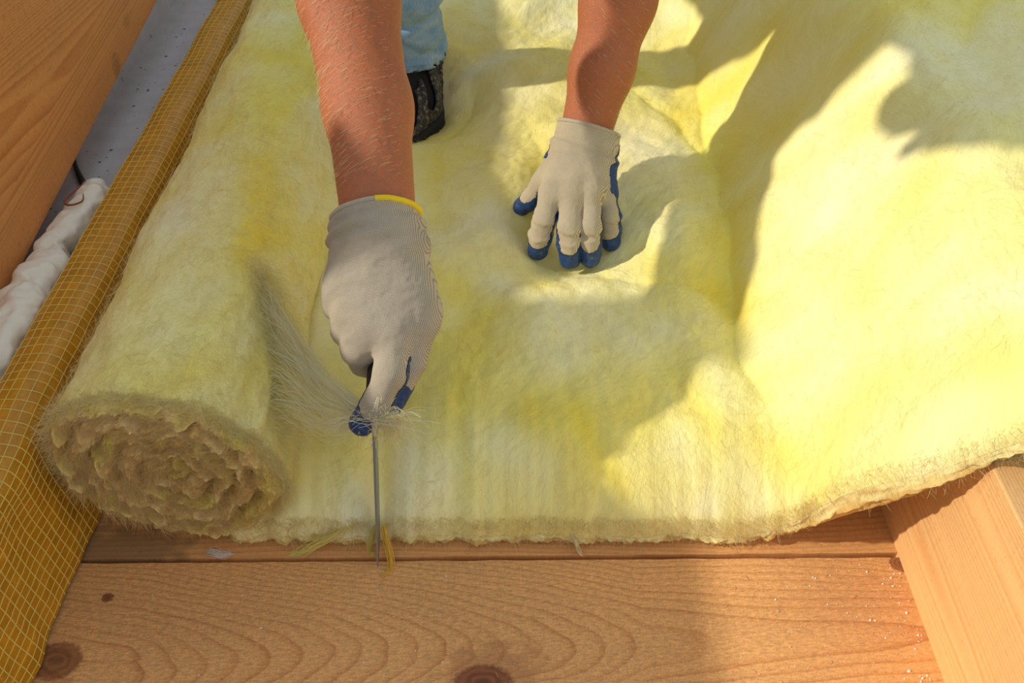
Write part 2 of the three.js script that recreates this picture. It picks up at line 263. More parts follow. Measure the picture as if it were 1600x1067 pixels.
/* ------------------------------------------------------------------ yellow reinforced membrane */
{
  const t = thing('vapour_membrane', 'glossy ochre plastic membrane with a pale mesh, draped along the joist by the roll', 'membrane', [-0.48, 0, -1.0]);
  const Z0 = -2.3, Z1 = -0.22;
  // section from the ledge over the joist and down to the floor
  const path = [[-0.516, 0.115], [-0.515, 0.150], [-0.513, 0.163], [-0.506, 0.1695], [-0.488, 0.172], [-0.472, 0.171], [-0.462, 0.167], [-0.456, 0.155], [-0.4535, 0.12], [-0.452, 0.07], [-0.451, 0.025], [-0.4495, 0.004]];
  const acc = [0]; for (let i = 1; i < path.length; i++) acc.push(acc[i - 1] + hypot(path[i][0] - path[i - 1][0], path[i][1] - path[i - 1][1]));
  const len = acc[acc.length - 1];
  const cr = new THREE.CatmullRomCurve3(path.map((p) => new THREE.Vector3(p[0], p[1], 0)), false, 'centripetal'); cr.arcLengthDivisions = 600;
  const tmp = new THREE.Vector3();
  const at = (s, z, off = 0) => {
    const k = clamp(s / len), q = cr.getPointAt(k, tmp), side = sstep(0.09, 0.16, s), top = 1 - side, fr = sstep(-0.62, -0.45, z);
    let x = q.x, y = q.y;
    x += side * (0.006 * noise(z * 9, s * 6, 1) + 0.004 * noise(z * 26, s * 14, 5)) - side * fr * 0.004 + side * sstep(0.2, 0.27, s) * (0.007 * noise(z * 14, 2, 2) + 0.002);
    x += top * 0.003 * noise(z * 6, 3, 8); y += top * (0.0028 * noise(z * 8, s * 30, 2) + 0.0012 * noise(z * 40, s * 30, 4)) - 0.012 * top * fr;
    const scuff = sstep(-1.46, -1.55, z) * top; y += scuff * 0.0035 * noise(z * 130, s * 20, 6);
    if (s > 0.24) y = max(y, 0.002);
    const a = 0.002, q2 = cr.getPointAt(clamp(k + a), tmp.clone()), q1 = cr.getPointAt(clamp(k - a), tmp.clone()); let nx = -(q2.y - q1.y), ny = q2.x - q1.x; const l = hypot(nx, ny); nx /= l; ny /= l;
    return [x + nx * off, y + ny * off, z];
  };
  const film = gridGeo(44, 420, (a, b) => { const z = mix(Z1, Z0, b), p = at(a * len, z); return [...p, a * len * 4, z * 4]; });
  const under = gridGeo(44, 60, (a, b) => { const z = mix(Z0, Z1, b), p = at(a * len, z, -0.0012); return [...p, a, b]; });
  const grime = tex(1024, 1024, (i, j, o) => { const n = fbm(i / 60, j / 160, 2, 4), m = fbm(i / 9, j / 24, 6, 3); const d = 1 + 0.22 * n + 0.10 * m, w = sstep(0.22, 0.4, fbm(i / 80, j / 14, 9, 4)) * 26; o[0] = 198 * d + w; o[1] = 138 * d + w; o[2] = 10 * d + w * 1.6; });
  grime.repeat.set(1, 1);
  const filmMat = new THREE.MeshPhysicalMaterial({ map: grime, roughness: 0.5, clearcoat: 0.12, clearcoatRoughness: 0.25, side: THREE.DoubleSide });
  part('film', mergeGeometries([film, under]), filmMat, t);
  const R = rng(91), threads = [];
  const ribbon = (pts, w, up) => {                              // a flat raised thread: four-sided tube squeezed onto the film
    threads.push(tube(pts, w, pts.length - 1, 4));
  };
  for (let s = 0.006, i = 0; s < len - 0.002; s += 0.0098, i++) { const pts = []; for (let k = 0; k <= 150; k++) { const z = mix(Z1 - 0.001, Z0, k / 150); pts.push(at(s + 0.0009 * noise(z * 12, i * 3.1, 2), z, 0.0002)); } ribbon(pts, 0.0006); }
  for (let z = Z1 - 0.006, i = 0; z > Z0; z -= 0.0125, i++) { const pts = []; for (let k = 0; k <= 44; k++) { const s = k / 44 * (len - 0.001); pts.push(at(s, z + 0.0022 * noise(s * 22, i * 0.37, 4) + 0.0012 * noise(s * 9, z * 3, 7), 0.0003)); } ribbon(pts, 0.00068); }
  part('reinforcing_mesh', mergeGeometries(threads), new THREE.MeshStandardMaterial({ color: new THREE.Color().setRGB(0.80, 0.60, 0.14), roughness: 0.5 }), t, { kind: 'stuff', label: 'pale yellow reinforcing mesh' });
}
/* ------------------------------------------------------------------ expanding foam and a shaving on it */
{
  const t = thing('foam_bead', 'lumpy white expanding foam squeezed between the board and the membrane', 'foam', [-0.53, 0.12, -0.8]);
  const lumps = [[-0.545, 0.142, -0.985, 0.017], [-0.537, 0.148, -0.955, 0.020], [-0.540, 0.148, -0.915, 0.021], [-0.548, 0.146, -0.88, 0.021], [-0.553, 0.144, -0.85, 0.016], [-0.540, 0.148, -0.815, 0.025], [-0.543, 0.147, -0.785, 0.026], [-0.548, 0.150, -0.752, 0.024], [-0.540, 0.151, -0.735, 0.02], [-0.543, 0.147, -0.705, 0.027], [-0.541, 0.148, -0.668, 0.026], [-0.55, 0.148, -0.63, 0.027], [-0.55, 0.148, -0.59, 0.025]];
  const f = (x, y, z) => { let d = 1; for (const l of lumps) d = smin(d, hypot(x - l[0], y - l[1], z - l[2]) - l[3] * 1.02, 0.024); const w = z * 110 + x * 90 + 2.2 * noise(x * 40, y * 40, z * 40); return d + 0.0007 * sin(w * 1.6) * sin(w * 0.37 + 1) + 0.0008 * noise(x * 130, y * 130, z * 130) + 0.006 * noise(x * 38, y * 38, z * 38) + 0.0022 * noise(x * 80, y * 80, z * 80); };
  const s = surface(f, [-0.59, 0.105, -1.02], [-0.49, 0.2, -0.55], 0.003);
  part('foam', netGeo(s, (p) => [p[0] * 4, p[2] * 4]), new THREE.MeshPhysicalMaterial({ color: new THREE.Color(0xf3f0da), roughness: 0.45, clearcoat: 0.2, clearcoatRoughness: 0.4 }), t);
  const g = tube([[-0.5395, 0.1745, -0.962], [-0.548, 0.1715, -0.945], [-0.553, 0.171, -0.93], [-0.5485, 0.1735, -0.913], [-0.538, 0.1745, -0.91], [-0.531, 0.1722, -0.922], [-0.534, 0.1735, -0.935]], (q) => 0.0006 + 0.0009 * sin(PI * q), 30, 5);
  part('wood_shaving', g, new THREE.MeshStandardMaterial({ color: 0x8a4a22, roughness: 0.7 }), scene, { label: 'thin curled brown wood shaving lying on the white foam', category: 'shaving' });
}
/* ------------------------------------------------------------------ glass wool: height of the blanket */
const segDist = (x, z, p) => { let d = 9; for (let i = 0; i + 1 < p.length; i++) { const [ax, az] = p[i], [bx, bz] = p[i + 1], vx = bx - ax, vz = bz - az, t = clamp(((x - ax) * vx + (z - az) * vz) / (vx * vx + vz * vz)); d = min(d, hypot(x - ax - vx * t, z - az - vz * t)); } return d; };
const CREASES = [
  [[[0.31, -1.56], [0.285, -1.25], [0.285, -1.08], [0.268, -0.93], [0.258, -0.80], [0.262, -0.69], [0.272, -0.61], [0.30, -0.54]], 0.017, 0.022],
  [[[0.66, -1.30], [0.60, -1.22], [0.56, -1.04], [0.50, -0.96]], 0.010, 0.020],
  [[[0.12, -1.42], [0.19, -1.28], [0.285, -1.10]], 0.010, 0.024],
  [[[0.285, -1.08], [0.36, -1.26], [0.42, -1.45]], 0.008, 0.022],
  [[[0.05, -0.66], [0.09, -0.60], [0.14, -0.545]], 0.004, 0.022],
  [[[0.17, -0.72], [0.215, -0.62], [0.225, -0.53]], 0.004, 0.022],
  [[[-0.03, -0.78], [-0.06, -0.66], [-0.04, -0.57]], 0.004, 0.022],
  [[[0.02, -1.20], [0.05, -1.05], [0.02, -0.95]], 0.006, 0.024],
  [[[-0.06, -1.30], [-0.11, -1.10], [-0.10, -0.95]], 0.008, 0.025],
  [[[0.258, -0.80], [0.18, -0.84], [0.12, -0.86]], 0.006, 0.020],
];
const MX0 = -0.36, MX1 = 1.06, MZ0 = -2.16, MZ1 = -0.42;          // the blanket's texture covers this rectangle
const rise = (x) => 0.255 * pow(sstep(0.235, 0.465, x), 1.15) + 0.02 * sstep(0.45, 0.9, x);
const frontZ = (x) => -0.541 + 0.072 * sstep(0.295, 0.425, x) - 0.018 * sstep(0.43, 0.5, x) - 0.035 * sstep(-0.285, -0.335, x) + 0.007 * noise(x * 20, 3, 1) + 0.0045 * noise(x * 60, 8, 1) + 0.0016 * noise(x * 170, 2, 1);
const roundEdge = (q, t) => { const r = min(t * 0.5, 0.016); return q < r ? -(r - sqrt(max(0, r * r - (r - q) * (r - q)))) : 0; };
function top(x, z) {
  const q = frontZ(x) - z, climb = sstep(0.27, 0.40, x);
  const body = 0.028 + 0.100 * (1 - exp(-max(q, 0) / 0.082));
  let t = mix(body, 0.045 + 0.055 * (1 - exp(-max(q, 0) / 0.09)), climb);
  const ease = sstep(0.01, 0.12, q);
  t += ease * (0.024 * noise(x * 4.2, z * 4.6, 4) + 0.013 * noise(x * 11 + 3, z * 10, 7) + 0.004 * abs(noise(x * 17, z * 15, 2)));
  t += (0.25 + 0.75 * ease) * (0.0020 * noise(x * 42, z * 36, 3) + 0.0012 * noise(x * 95, z * 80, 6) + 0.0007 * noise(x * 230, z * 200, 6));
  for (const [p, a, w] of CREASES) { const d = abs(segDist(x + 0.018 * noise(x * 9, z * 9, 5), z + 0.018 * noise(x * 9, z * 9, 6), p) + 0.004 * noise(x * 30, z * 30, 9)); t -= a * exp(-abs(d) / w * 1.2) * (0.35 + 0.65 * ease); }
  // pressed by the open hand, by the shoe and beside the blade
  const hx = x - 0.08, hz = z + 0.92; t -= 0.055 * exp(-(hx * hx) / 0.0072 - hz * hz / 0.0062);
  const sx = x + 0.14, sz = z + 1.27; t -= 0.045 * exp(-(sx * sx) / 0.006 - sz * sz / 0.02);
  t -= 0.02 * exp(-(pow((x + 0.139) / 0.012, 2))) * sstep(-0.66, -0.58, z);
  t = mix(t, 0.03, sstep(-0.22, -0.30, x));                       // runs in under the roll
  return rise(x) + 0.001 + max(t, 0.02) + roundEdge(q, 0.03);
}
/* fibre pattern: white noise smeared along a swirling flow */
const WN = 2048;
const LIC = (() => {
  const R = rng(17), src = new Float32Array(WN * WN), out = new Float32Array(WN * WN);
  for (let i = 0; i < src.length; i++) src[i] = R();
  const C = 64, fa = new Float32Array((C + 1) * (C + 1) * 2);
  for (let j = 0; j <= C; j++) for (let i = 0; i <= C; i++) { const a = 1.9 + 3.0 * fbm(i / 9, j / 9, 5, 3) + 1.2 * noise(i / 3.1, j / 3.1, 9); fa[(j * (C + 1) + i) * 2] = cos(a); fa[(j * (C + 1) + i) * 2 + 1] = sin(a); }
  const S = WN / C;
  for (let j = 0; j < WN; j++) for (let i = 0; i < WN; i++) {
    let s = 0;
    for (const dir of [1, -1]) { let x = i + 0.5, y = j + 0.5; for (let k = 0; k < 13; k++) {
      const gx = x / S, gy = y / S, a = gx | 0, b = gy | 0, u = gx - a, v = gy - b, q = (b * (C + 1) + a) * 2, q2 = q + (C + 1) * 2;
      const dx = (fa[q] * (1 - u) + fa[q + 2] * u) * (1 - v) + (fa[q2] * (1 - u) + fa[q2 + 2] * u) * v, dy = (fa[q + 1] * (1 - u) + fa[q + 3] * u) * (1 - v) + (fa[q2 + 1] * (1 - u) + fa[q2 + 3] * u) * v;
      x += dx * dir * 1.6; y += dy * dir * 1.6; if (x < 0 || y < 0 || x >= WN || y >= WN) break; s += src[(y | 0) * WN + (x | 0)];
    } }
    out[j * WN + i] = (s / 26 - 0.5) * 3.2;
  }
  return out;
})();
const woolMap = (() => {
  const G = 256, lowF = new Float32Array((G + 1) * (G + 1)), sat = new Float32Array((G + 1) * (G + 1));
  for (let j = 0; j <= G; j++) for (let i = 0; i <= G; i++) {
    const x = mix(MX0, MX1, i / G), z = mix(MZ0, MZ1, j / G), wx = x + 0.05 * noise(x * 7, z * 7, 1), wz = z + 0.05 * noise(x * 7, z * 7, 2);
    let a = 0.5 + 0.95 * fbm(wx * 6, wz * 7, 3, 5) + 0.25 * noise(x * 26, z * 16, 8);
    let y = 0.30 + 0.9 * fbm(wx * 5 + 9, wz * 5, 12, 4);
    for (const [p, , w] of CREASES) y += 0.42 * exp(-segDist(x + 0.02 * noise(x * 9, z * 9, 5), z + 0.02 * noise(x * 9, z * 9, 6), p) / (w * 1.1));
    lowF[j * (G + 1) + i] = a; sat[j * (G + 1) + i] = y;
  }
  const look = (f, x, y) => { const a = min(G - 1, x | 0), b = min(G - 1, y | 0), u = x - a, v = y - b, q = b * (G + 1) + a; return mix(mix(f[q], f[q + 1], u), mix(f[q + G + 1], f[q + G + 2], u), v); };
  return tex(WN, WN, (i, j, o) => {
    const l = LIC[j * WN + i], x = i / WN * G, y = j / WN * G;
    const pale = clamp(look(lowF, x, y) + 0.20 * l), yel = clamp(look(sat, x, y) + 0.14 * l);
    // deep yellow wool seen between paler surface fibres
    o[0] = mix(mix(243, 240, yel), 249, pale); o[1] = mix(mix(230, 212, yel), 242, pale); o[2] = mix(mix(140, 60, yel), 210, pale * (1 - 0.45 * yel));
    const b = 1 + 0.05 * l; o[0] *= b; o[1] *= b; o[2] *= b;
  });
})();
const woolBump = tex(WN, WN, (i, j, o) => { o[0] = o[1] = o[2] = 128 + 90 * LIC[j * WN + i]; }, false);
for (const t of [woolMap, woolBump]) t.wrapS = t.wrapT = THREE.MirroredRepeatWrapping;
const WOOL = new THREE.MeshStandardMaterial({ map: woolMap, bumpMap: woolBump, bumpScale: 0.0013, roughness: 1, side: THREE.DoubleSide });
const woolUV = (x, z) => [(x - MX0) / (MX1 - MX0), (z - MZ0) / (MZ1 - MZ0)];

const blanket = thing('insulation_blanket', 'pale yellow glass wool blanket, partly rolled up and spread over the planks and joist', 'insulation', [0, 0, -0.9]);
{
  const NU = 470, NV = 430, qs = [];
  for (let j = 0; j <= NV; j++) { const t = j / NV; qs.push(1.6 * (0.35 * t + 0.65 * t * t * t)); }
  const g = gridGeo(NU, NV, (a, b) => { const x = mix(-0.345, 1.05, a), z = frontZ(x) - qs[Math.round(b * NV)], uv = woolUV(x, z); return [x, top(x, z), z, ...uv]; });
  const under = gridGeo(120, 40, (a, b) => { const x = mix(-0.345, 1.05, a), z = frontZ(x) - 0.004 - 1.58 * (1 - b) * (1 - b); return [x, rise(x) + 0.002, z, ...woolUV(x, z + 0.02)]; });
  const torn = gridGeo(900, 14, (a, b) => { const x = mix(-0.345, 1.05, a), z0 = frontZ(x), yt = top(x, z0) - 0.0005, yb = mix(rise(x), 0.255 * sstep(0.30, 0.435, x), 0.55) + 0.0015, y = mix(yt, yb, b), w = sin(PI * b); return [x, y - 0.002 * b * noise(x * 90, 3), z0 - 0.003 * b + 0.0045 * w + w * (0.006 * noise(x * 50, b * 3, 4) + 0.004 * noise(x * 150, b * 6, 7) + 0.002 * noise(x * 420, b * 12, 1)) - 0.0005, x * 3, b * 0.1]; },
    (a, b, p) => { const m = sstep(0.05, 0.55, b + 0.35 * noise(p[0] * 60, b * 4, 2)), v = 1 + 0.25 * noise(p[0] * 240, b * 30, 5); return [mix(0.86, 0.62, m) * v, mix(0.74, 0.39, m) * v, mix(0.32, 0.11, m) * v]; });
  part('cut_edge', torn, new THREE.MeshStandardMaterial({ vertexColors: true, roughness: 1, side: THREE.DoubleSide }), blanket, { label: 'tan torn front edge' });
  part('blanket', mergeGeometries([g, under]), WOOL, blanket);
}
/* the rolled part, lying along the membrane */
const SC = {};
const RC = [-0.334, 0.112];
function rollR(th, z) {                                            // th from +x towards +y
  const c = cos(th), s = sin(th), w = -z - 0.54;
  let r = 0.106 + 0.010 * cos(2 * (th - 2.55)) + 0.010 * noise(c * 1.5, s * 1.5, z * 4.5) + 0.005 * noise(c * 4, s * 4, z * 12) + 0.0024 * noise(c * 12, s * 12, z * 34) + 0.0012 * noise(c * 30, s * 30, z * 80);
  r += 0.006 * sstep(0.1, 0.9, w);
  const edge = 0.014; if (w < edge) r -= edge - sqrt(max(0, edge * edge - (edge - w) * (edge - w)));
  const fl = (RC[1] - 0.004) / max(0.02, -s); if (s < 0) r = smin(r, fl, 0.03);
  const wall = (0.447 + RC[0]) / max(0.02, -c); if (c < 0) r = smin(r, wall, 0.02);
  return r;
}
{
  const NT = 220, g = gridGeo(NT, 300, (a, b) => { const th = -PI * 0.62 + a * 2 * PI, w = 1.56 * (0.3 * b + 0.7 * b * b), z = -0.549 - w, r = rollR(th, z + 0.009); return [RC[0] + r * cos(th), RC[1] + r * sin(th), z, (th * 0.11) / (MX1 - MX0) + 0.35, (z - MZ0) / (MZ1 - MZ0)]; });
  const ix = g.index.array; for (let i = 0; i < ix.length; i += 3) { const t = ix[i]; ix[i] = ix[i + 1]; ix[i + 1] = t; } g.computeVertexNormals();
  const roll = part('roll', g, WOOL, blanket);
  // the cut end: layers wound into each other
  const warp = (x, y) => [x + 0.11 * noise(x * 3.2, y * 3.2, 3) + 0.05 * noise(x * 8, y * 8, 5), y + 0.11 * noise(x * 3.2, y * 3.2, 7) + 0.05 * noise(x * 8, y * 8, 9)];
  const field = (rho, th) => { const [x, y] = warp(rho * cos(th), rho * sin(th)), r = hypot(x, y), a = atan2(y, x); return { x, y, r, ph: r * 5.2 - a / (2 * PI) }; };
  const depth = (rho, th) => {
    const f = field(rho, th), q = f.ph - floor(f.ph), lip = pow(abs(sin(PI * q)), 0.7), k = floor(f.ph), a = atan2(f.y, f.x) * (0.15 + f.r);
    const n = noise(a * 7, f.ph * 1.3, 1), n2 = noise(a * 16, f.ph * 5, 4), n3 = noise(a * 40, f.ph * 16, 8), big = noise(f.x * 2.6, f.y * 2.6, 12);
    return 0.026 * (lip - 0.8) + 0.006 * n + 0.0045 * n2 + 0.0022 * n3 + 0.006 * big - 0.008 * exp(-rho * rho * 9) - 0.006 * sstep(0.9, 1, rho);
  };
  const NR = 150, NA = 440, tints = [[0.80, 0.58, 0.23], [0.68, 0.46, 0.14], [0.74, 0.60, 0.13], [0.88, 0.68, 0.30]];
  const e = gridGeo(NA, NR, (a, b) => { const th = a * 2 * PI, rho = max(0.004, 1 - b), r = rollR(th, -0.556) * rho; return [RC[0] + r * cos(th), RC[1] + r * sin(th), -0.543 + depth(rho, th), RC[0] + r * cos(th), r * sin(th)]; },
    (a, b) => { const th = a * 2 * PI, rho = 1 - b, f = field(rho, th), k = floor(f.ph), m = clamp(0.5 + 1.3 * noise(f.x * 5, f.y * 5, k * 1.7)), aa = atan2(f.y, f.x) * (0.15 + f.r), v = 1 + 0.25 * noise(aa * 14, f.ph * 9, 2) + 0.2 * noise(aa * 30, f.ph * 26, 5), c0 = tints[(k + 8) % 4], c1 = tints[(k + 10) % 4], rim = sstep(0.955, 1.0, rho + 0.05 * noise(f.x * 11, f.y * 11, 3)), base = [mix(c0[0], c1[0], m) * v, mix(c0[1], c1[1], m) * v, mix(c0[2], c1[2], m) * v]; return [mix(base[0], 0.82, rim), mix(base[1], 0.66, rim), mix(base[2], 0.22, rim)]; });
  const endBump = woolBump.clone(); endBump.repeat.set(1 / 0.9, 1 / 0.9);
  part('roll_end', e, new THREE.MeshStandardMaterial({ vertexColors: true, bumpMap: endBump, bumpScale: 0.002, roughness: 1, side: THREE.DoubleSide }), roll, { label: 'tan spiral of wound layers at the cut end' });

  /* fibres: bent hairs, instanced */
  const HV = []; { const R = rng(5); for (let v = 0; v < 5; v++) { const a = R() * 6, k = 0.14 + 0.2 * R(), pts = []; for (let i = 0; i <= 5; i++) { const t = i / 5; pts.push([t, k * sin(t * 2.6 + a) * 0.5 - k * sin(a) * 0.5, k * 0.6 * cos(t * 3.1 + a * 2) - k * 0.6 * cos(a * 2)]); } HV.push(pts); } }
  const hair = (v, r) => tube(HV[v], (t) => r * (1 - 0.6 * t), 6, 3);
  const Q = new THREE.Quaternion(), M = new THREE.Matrix4(), X = new THREE.Vector3(1, 0, 0), D = new THREE.Vector3(), S = new THREE.Vector3(), P = new THREE.Vector3(), spin = new THREE.Quaternion();
  SC.scatter = (name, parent, n, colour, spread, radius, seed, data) => {
    const R = rng(seed), per = Math.ceil(n / 5), mats = new THREE.MeshPhysicalMaterial({ color: 0xffffff, roughness: 1, transmission: 0.55, thickness: 0, specularIntensity: 0.3 }), col = new THREE.Color();
    for (let v = 0; v < 5; v++) {
      const im = shade(new THREE.InstancedMesh(hair(v, radius / 0.02), mats, per)); im.name = numbered(name); Object.assign(im.userData, { kind: 'stuff', ...data });
      for (let i = 0; i < per; i++) {
        const s = spread(R), L = s.length; D.set(...s.dir).normalize(); Q.setFromUnitVectors(X, D); spin.setFromAxisAngle(X, R() * 6.28); Q.multiply(spin);
        P.set(s.at[0] - 0, s.at[1], s.at[2] + 0.9); S.set(L, 0.012 + L * 0.4, 0.012 + L * 0.4); M.compose(P, Q, S); im.setMatrixAt(i, M);
        const c = colour(R); im.setColorAt(i, col.setRGB(...c));
      }
      parent.add(im);
    }
  };
  const pale = SC.pale = (R) => { const t = R(); return [0.99, mix(0.95, 0.90, t), mix(0.68, 0.40, t)]; };
  const tan = SC.tan = (R) => { const t = R(), b = 0.85 + 0.3 * R(); return [min(1, 0.96 * b), mix(0.84, 0.74, t) * b, mix(0.50, 0.30, t) * b]; };
  // lying on the blanket
  SC.scatter('surface_fibre', blanket, 42000, pale, (R) => {
    const x = mix(-0.2, 0.78, R()), z = -0.545 - 1.1 * pow(R(), 1.5), h = 0.004, y = top(x, z), gx = (top(x + h, z) - y) / h, gz = (top(x, z + h) - y) / h, a = 1.9 + 3 * fbm(x * 5, z * 5, 5, 2) + (R() - 0.5) * 1.4, dx = cos(a), dz = sin(a);
    return { at: [x, y - 0.0012, z], dir: [dx, dx * gx + dz * gz + 0.10 + 0.22 * R() * R(), dz], length: 0.010 + 0.022 * R(), curl: 0.8 };
  }, 0.00010, 61);
  SC.scatter('surface_fibre', roll, 22000, pale, (R) => {
    const th = -0.7 + 3.2 * R(), z = -0.545 - 1.0 * pow(R(), 1.5), r = rollR(th, z), a = R() * 6.28, t = cos(a), w = sin(a) * 0.8, up = 0.08 + 0.25 * R() * R();
    return { at: [RC[0] + (r - 0.001) * cos(th), RC[1] + (r - 0.001) * sin(th), z], dir: [-sin(th) * t + cos(th) * up, cos(th) * t + sin(th) * up, w], length: 0.010 + 0.024 * R(), curl: 0.9 };
  }, 0.00011, 62);
  // fringe at the cut front edge
  SC.scatter('edge_fibre', blanket, 15000, (R) => R() < 0.45 ? tan(R) : pale(R), (R) => {
    const x = mix(-0.30, 0.62, R()), q = 0.012 * R(), z = frontZ(x) - q, yt = top(x, frontZ(x) - 0.006), y = mix(rise(x) + 0.002, yt + 0.004, R()), clump = noise(x * 45, 4, 2), a = (R() - 0.5) * 2.2 + clump * 1.4;
    return { at: [x, y, z - 0.003], dir: [sin(a), -0.25 + 0.6 * (R() - 0.4), cos(a) * (0.5 + 0.5 * R())], length: (0.006 + 0.012 * R()) * (0.7 + 0.9 * max(0, clump + 0.3)), curl: 1.1 };
  }, 0.0002, 63);
  // rim and layers of the roll's end
  SC.scatter('end_fibre', roll, 16000, tan, (R) => {
    const th = R() * 6.283, rho = 0.95 * sqrt(R()), f = field(rho, th), r = rollR(th, -0.556) * rho, a = th + PI / 2 + (R() - 0.5) * 1.6 + 1.4 * noise(f.x * 7, f.y * 7, 3);
    return { at: [RC[0] + r * cos(th), RC[1] + r * sin(th), -0.544 + depth(rho, th)], dir: [cos(a), sin(a), 0.25 + 0.5 * R()], length: 0.006 + 0.014 * R(), curl: 1.2 };
  }, 0.00018, 64);
  SC.scatter('rim_fibre', roll, 2200, (R) => R() < 0.8 ? pale(R) : tan(R), (R) => {
    const th = -0.9 + 4.4 * R(), r = rollR(th, -0.556), a = (R() - 0.5) * 2;
    return { at: [RC[0] + (r - 0.002) * cos(th), RC[1] + (r - 0.002) * sin(th), -0.545 - 0.012 * R()], dir: [-sin(th) * a + cos(th) * 0.5, cos(th) * a + sin(th) * 0.5, 0.6 * R()], length: 0.006 + 0.014 * R(), curl: 1.2 };
  }, 0.00018, 65);
}
/* ------------------------------------------------------------------ the worker */
const knitTile = (n) => {                                          // one tile of rib-knit loops, 24 by 24
  const bump = new Float32Array(n * n), c = n / 24;
  for (let j = 0; j < n; j++) for (let i = 0; i < n; i++) { const u = i / c, v = j / c + 0.35 * abs(((i / c) % 1) - 0.5), a = abs((u % 1) - 0.5) * 2, b = abs((v % 1) - 0.5) * 2; bump[j * n + i] = clamp(1.15 - 0.9 * pow(a, 3) - 0.7 * pow(b, 4)) ; }
  return bump;
};
const KN = 768, KB = knitTile(KN);
const glovePrint = (dirt) => tex(KN, KN, (i, j, o) => { const b = KB[j * KN + i], n = 1 + 0.05 * noise(i / 5, j / 5, 2); o[0] = (150 + 78 * b) * n; o[1] = (134 + 80 * b) * n; o[2] = (108 + 78 * b) * n; });
const knitMap = glovePrint(), knitBump = tex(KN, KN, (i, j, o) => { o[0] = o[1] = o[2] = 40 + 190 * KB[j * KN + i]; }, false);
for (const t of [knitMap, knitBump]) t.repeat.set(1 / 0.0336, 1 / 0.0336);
const KNIT = new THREE.MeshStandardMaterial({ map: knitMap, bumpMap: knitBump, bumpScale: 0.0007, roughness: 0.95, vertexColors: true });
const rubberMap = tex(512, 512, (i, j, o) => { const n = fbm(i / 30, j / 30, 4, 4), m = sstep(0.12, 0.4, fbm(i / 22 + 9, j / 22, 8, 4)), d = 1 + 0.3 * n; o[0] = mix(28, 84, m) * d; o[1] = mix(62, 92, m) * d; o[2] = mix(112, 104, m) * d; });
const rubberBump = tex(256, 256, (i, j, o) => { o[0] = o[1] = o[2] = 128 + 120 * fbm(i / 6, j / 6, 2, 3); }, false);
rubberMap.repeat.set(8, 8); rubberBump.repeat.set(22, 22);
const RUBBER = new THREE.MeshStandardMaterial({ map: rubberMap, bumpMap: rubberBump, bumpScale: 0.0006, roughness: 0.5 });

const worker = thing('person', 'person crouching on the wool with bare forearms, pale knit work gloves and faded jeans', 'person', [0, 0, -1.4]);
/* skeleton, world metres; right and left are the worker's own */
const AW = 1.03, reach = (p) => [p[0] * AW, 0.81 + (p[1] - 0.81) * AW, p[2] * AW];      // the knife arm, settled in place and size against the blade and the floor

const J = {
  wr: [-0.1270, 0.3105, -0.6990], fr: [-0.1406, 0.3711, -0.7903], e1r: [-0.1639, 0.4377, -0.8883], er: [-0.176, 0.472, -0.938], sr: [-0.215, 0.720, -1.00],
  wl: [0.0965, 0.2030, -1.0330], fl: [0.1150, 0.2689, -1.0727], e1l: [0.1340, 0.3426, -1.1153], el: [0.147, 0.392, -1.143], sl: [0.125, 0.680, -1.10],
  neck: [-0.06, 0.74, -0.93], chest: [-0.02, 0.66, -1.18], waist: [0.02, 0.56, -1.46], hip: [0.035, 0.50, -1.66],
  hr: [-0.055, 0.48, -1.66], kr: [-0.185, 0.585, -1.25], ar: [-0.158, 0.215, -1.375], hl: [0.125, 0.49, -1.68], kl: [0.215, 0.235, -1.66], al: [0.19, 0.20, -2.04],
};
for (const k of ['wr', 'fr', 'e1r', 'er']) J[k] = reach(J[k]);
const HEAD = { c: [-0.115, 0.735, -0.785], f: V.unit([-0.1, -0.84, 0.53]) };
HEAD.r = V.unit(V.cross(HEAD.f, [0, 1, 0])); HEAD.u = V.cross(HEAD.r, HEAD.f);
const hp = (f, u, r = 0) => V.add(V.add(V.add(HEAD.c, V.mul(HEAD.f, f)), V.mul(HEAD.u, u)), V.mul(HEAD.r, r));
const ARMS = [[J.wr, J.fr, 0.0366, 0.0419], [J.fr, J.e1r, 0.0419, 0.0493], [J.e1r, J.er, 0.0493, 0.048], [J.er, J.sr, 0.044, 0.054], [J.wl, J.fl, 0.0335, 0.0385], [J.fl, J.e1l, 0.0385, 0.0455], [J.e1l, J.el, 0.0455, 0.045], [J.el, J.sl, 0.043, 0.053]];
const TORSO = [[J.sr, J.chest, 0.062, 0.10], [J.sl, J.chest, 0.062, 0.10], [V.add(J.chest, [-0.05, 0, 0]), V.add(J.waist, [-0.04, 0, 0]), 0.105, 0.10], [V.add(J.chest, [0.05, 0, 0]), V.add(J.waist, [0.04, 0, 0]), 0.105, 0.10], [J.waist, J.hip, 0.125, 0.125], [J.neck, J.chest, 0.07, 0.09]];
const LEGS = [[J.hr, J.kr, 0.085, 0.06], [J.kr, J.ar, 0.056, 0.038], [J.hl, J.kl, 0.085, 0.06], [J.kl, J.al, 0.056, 0.038]];
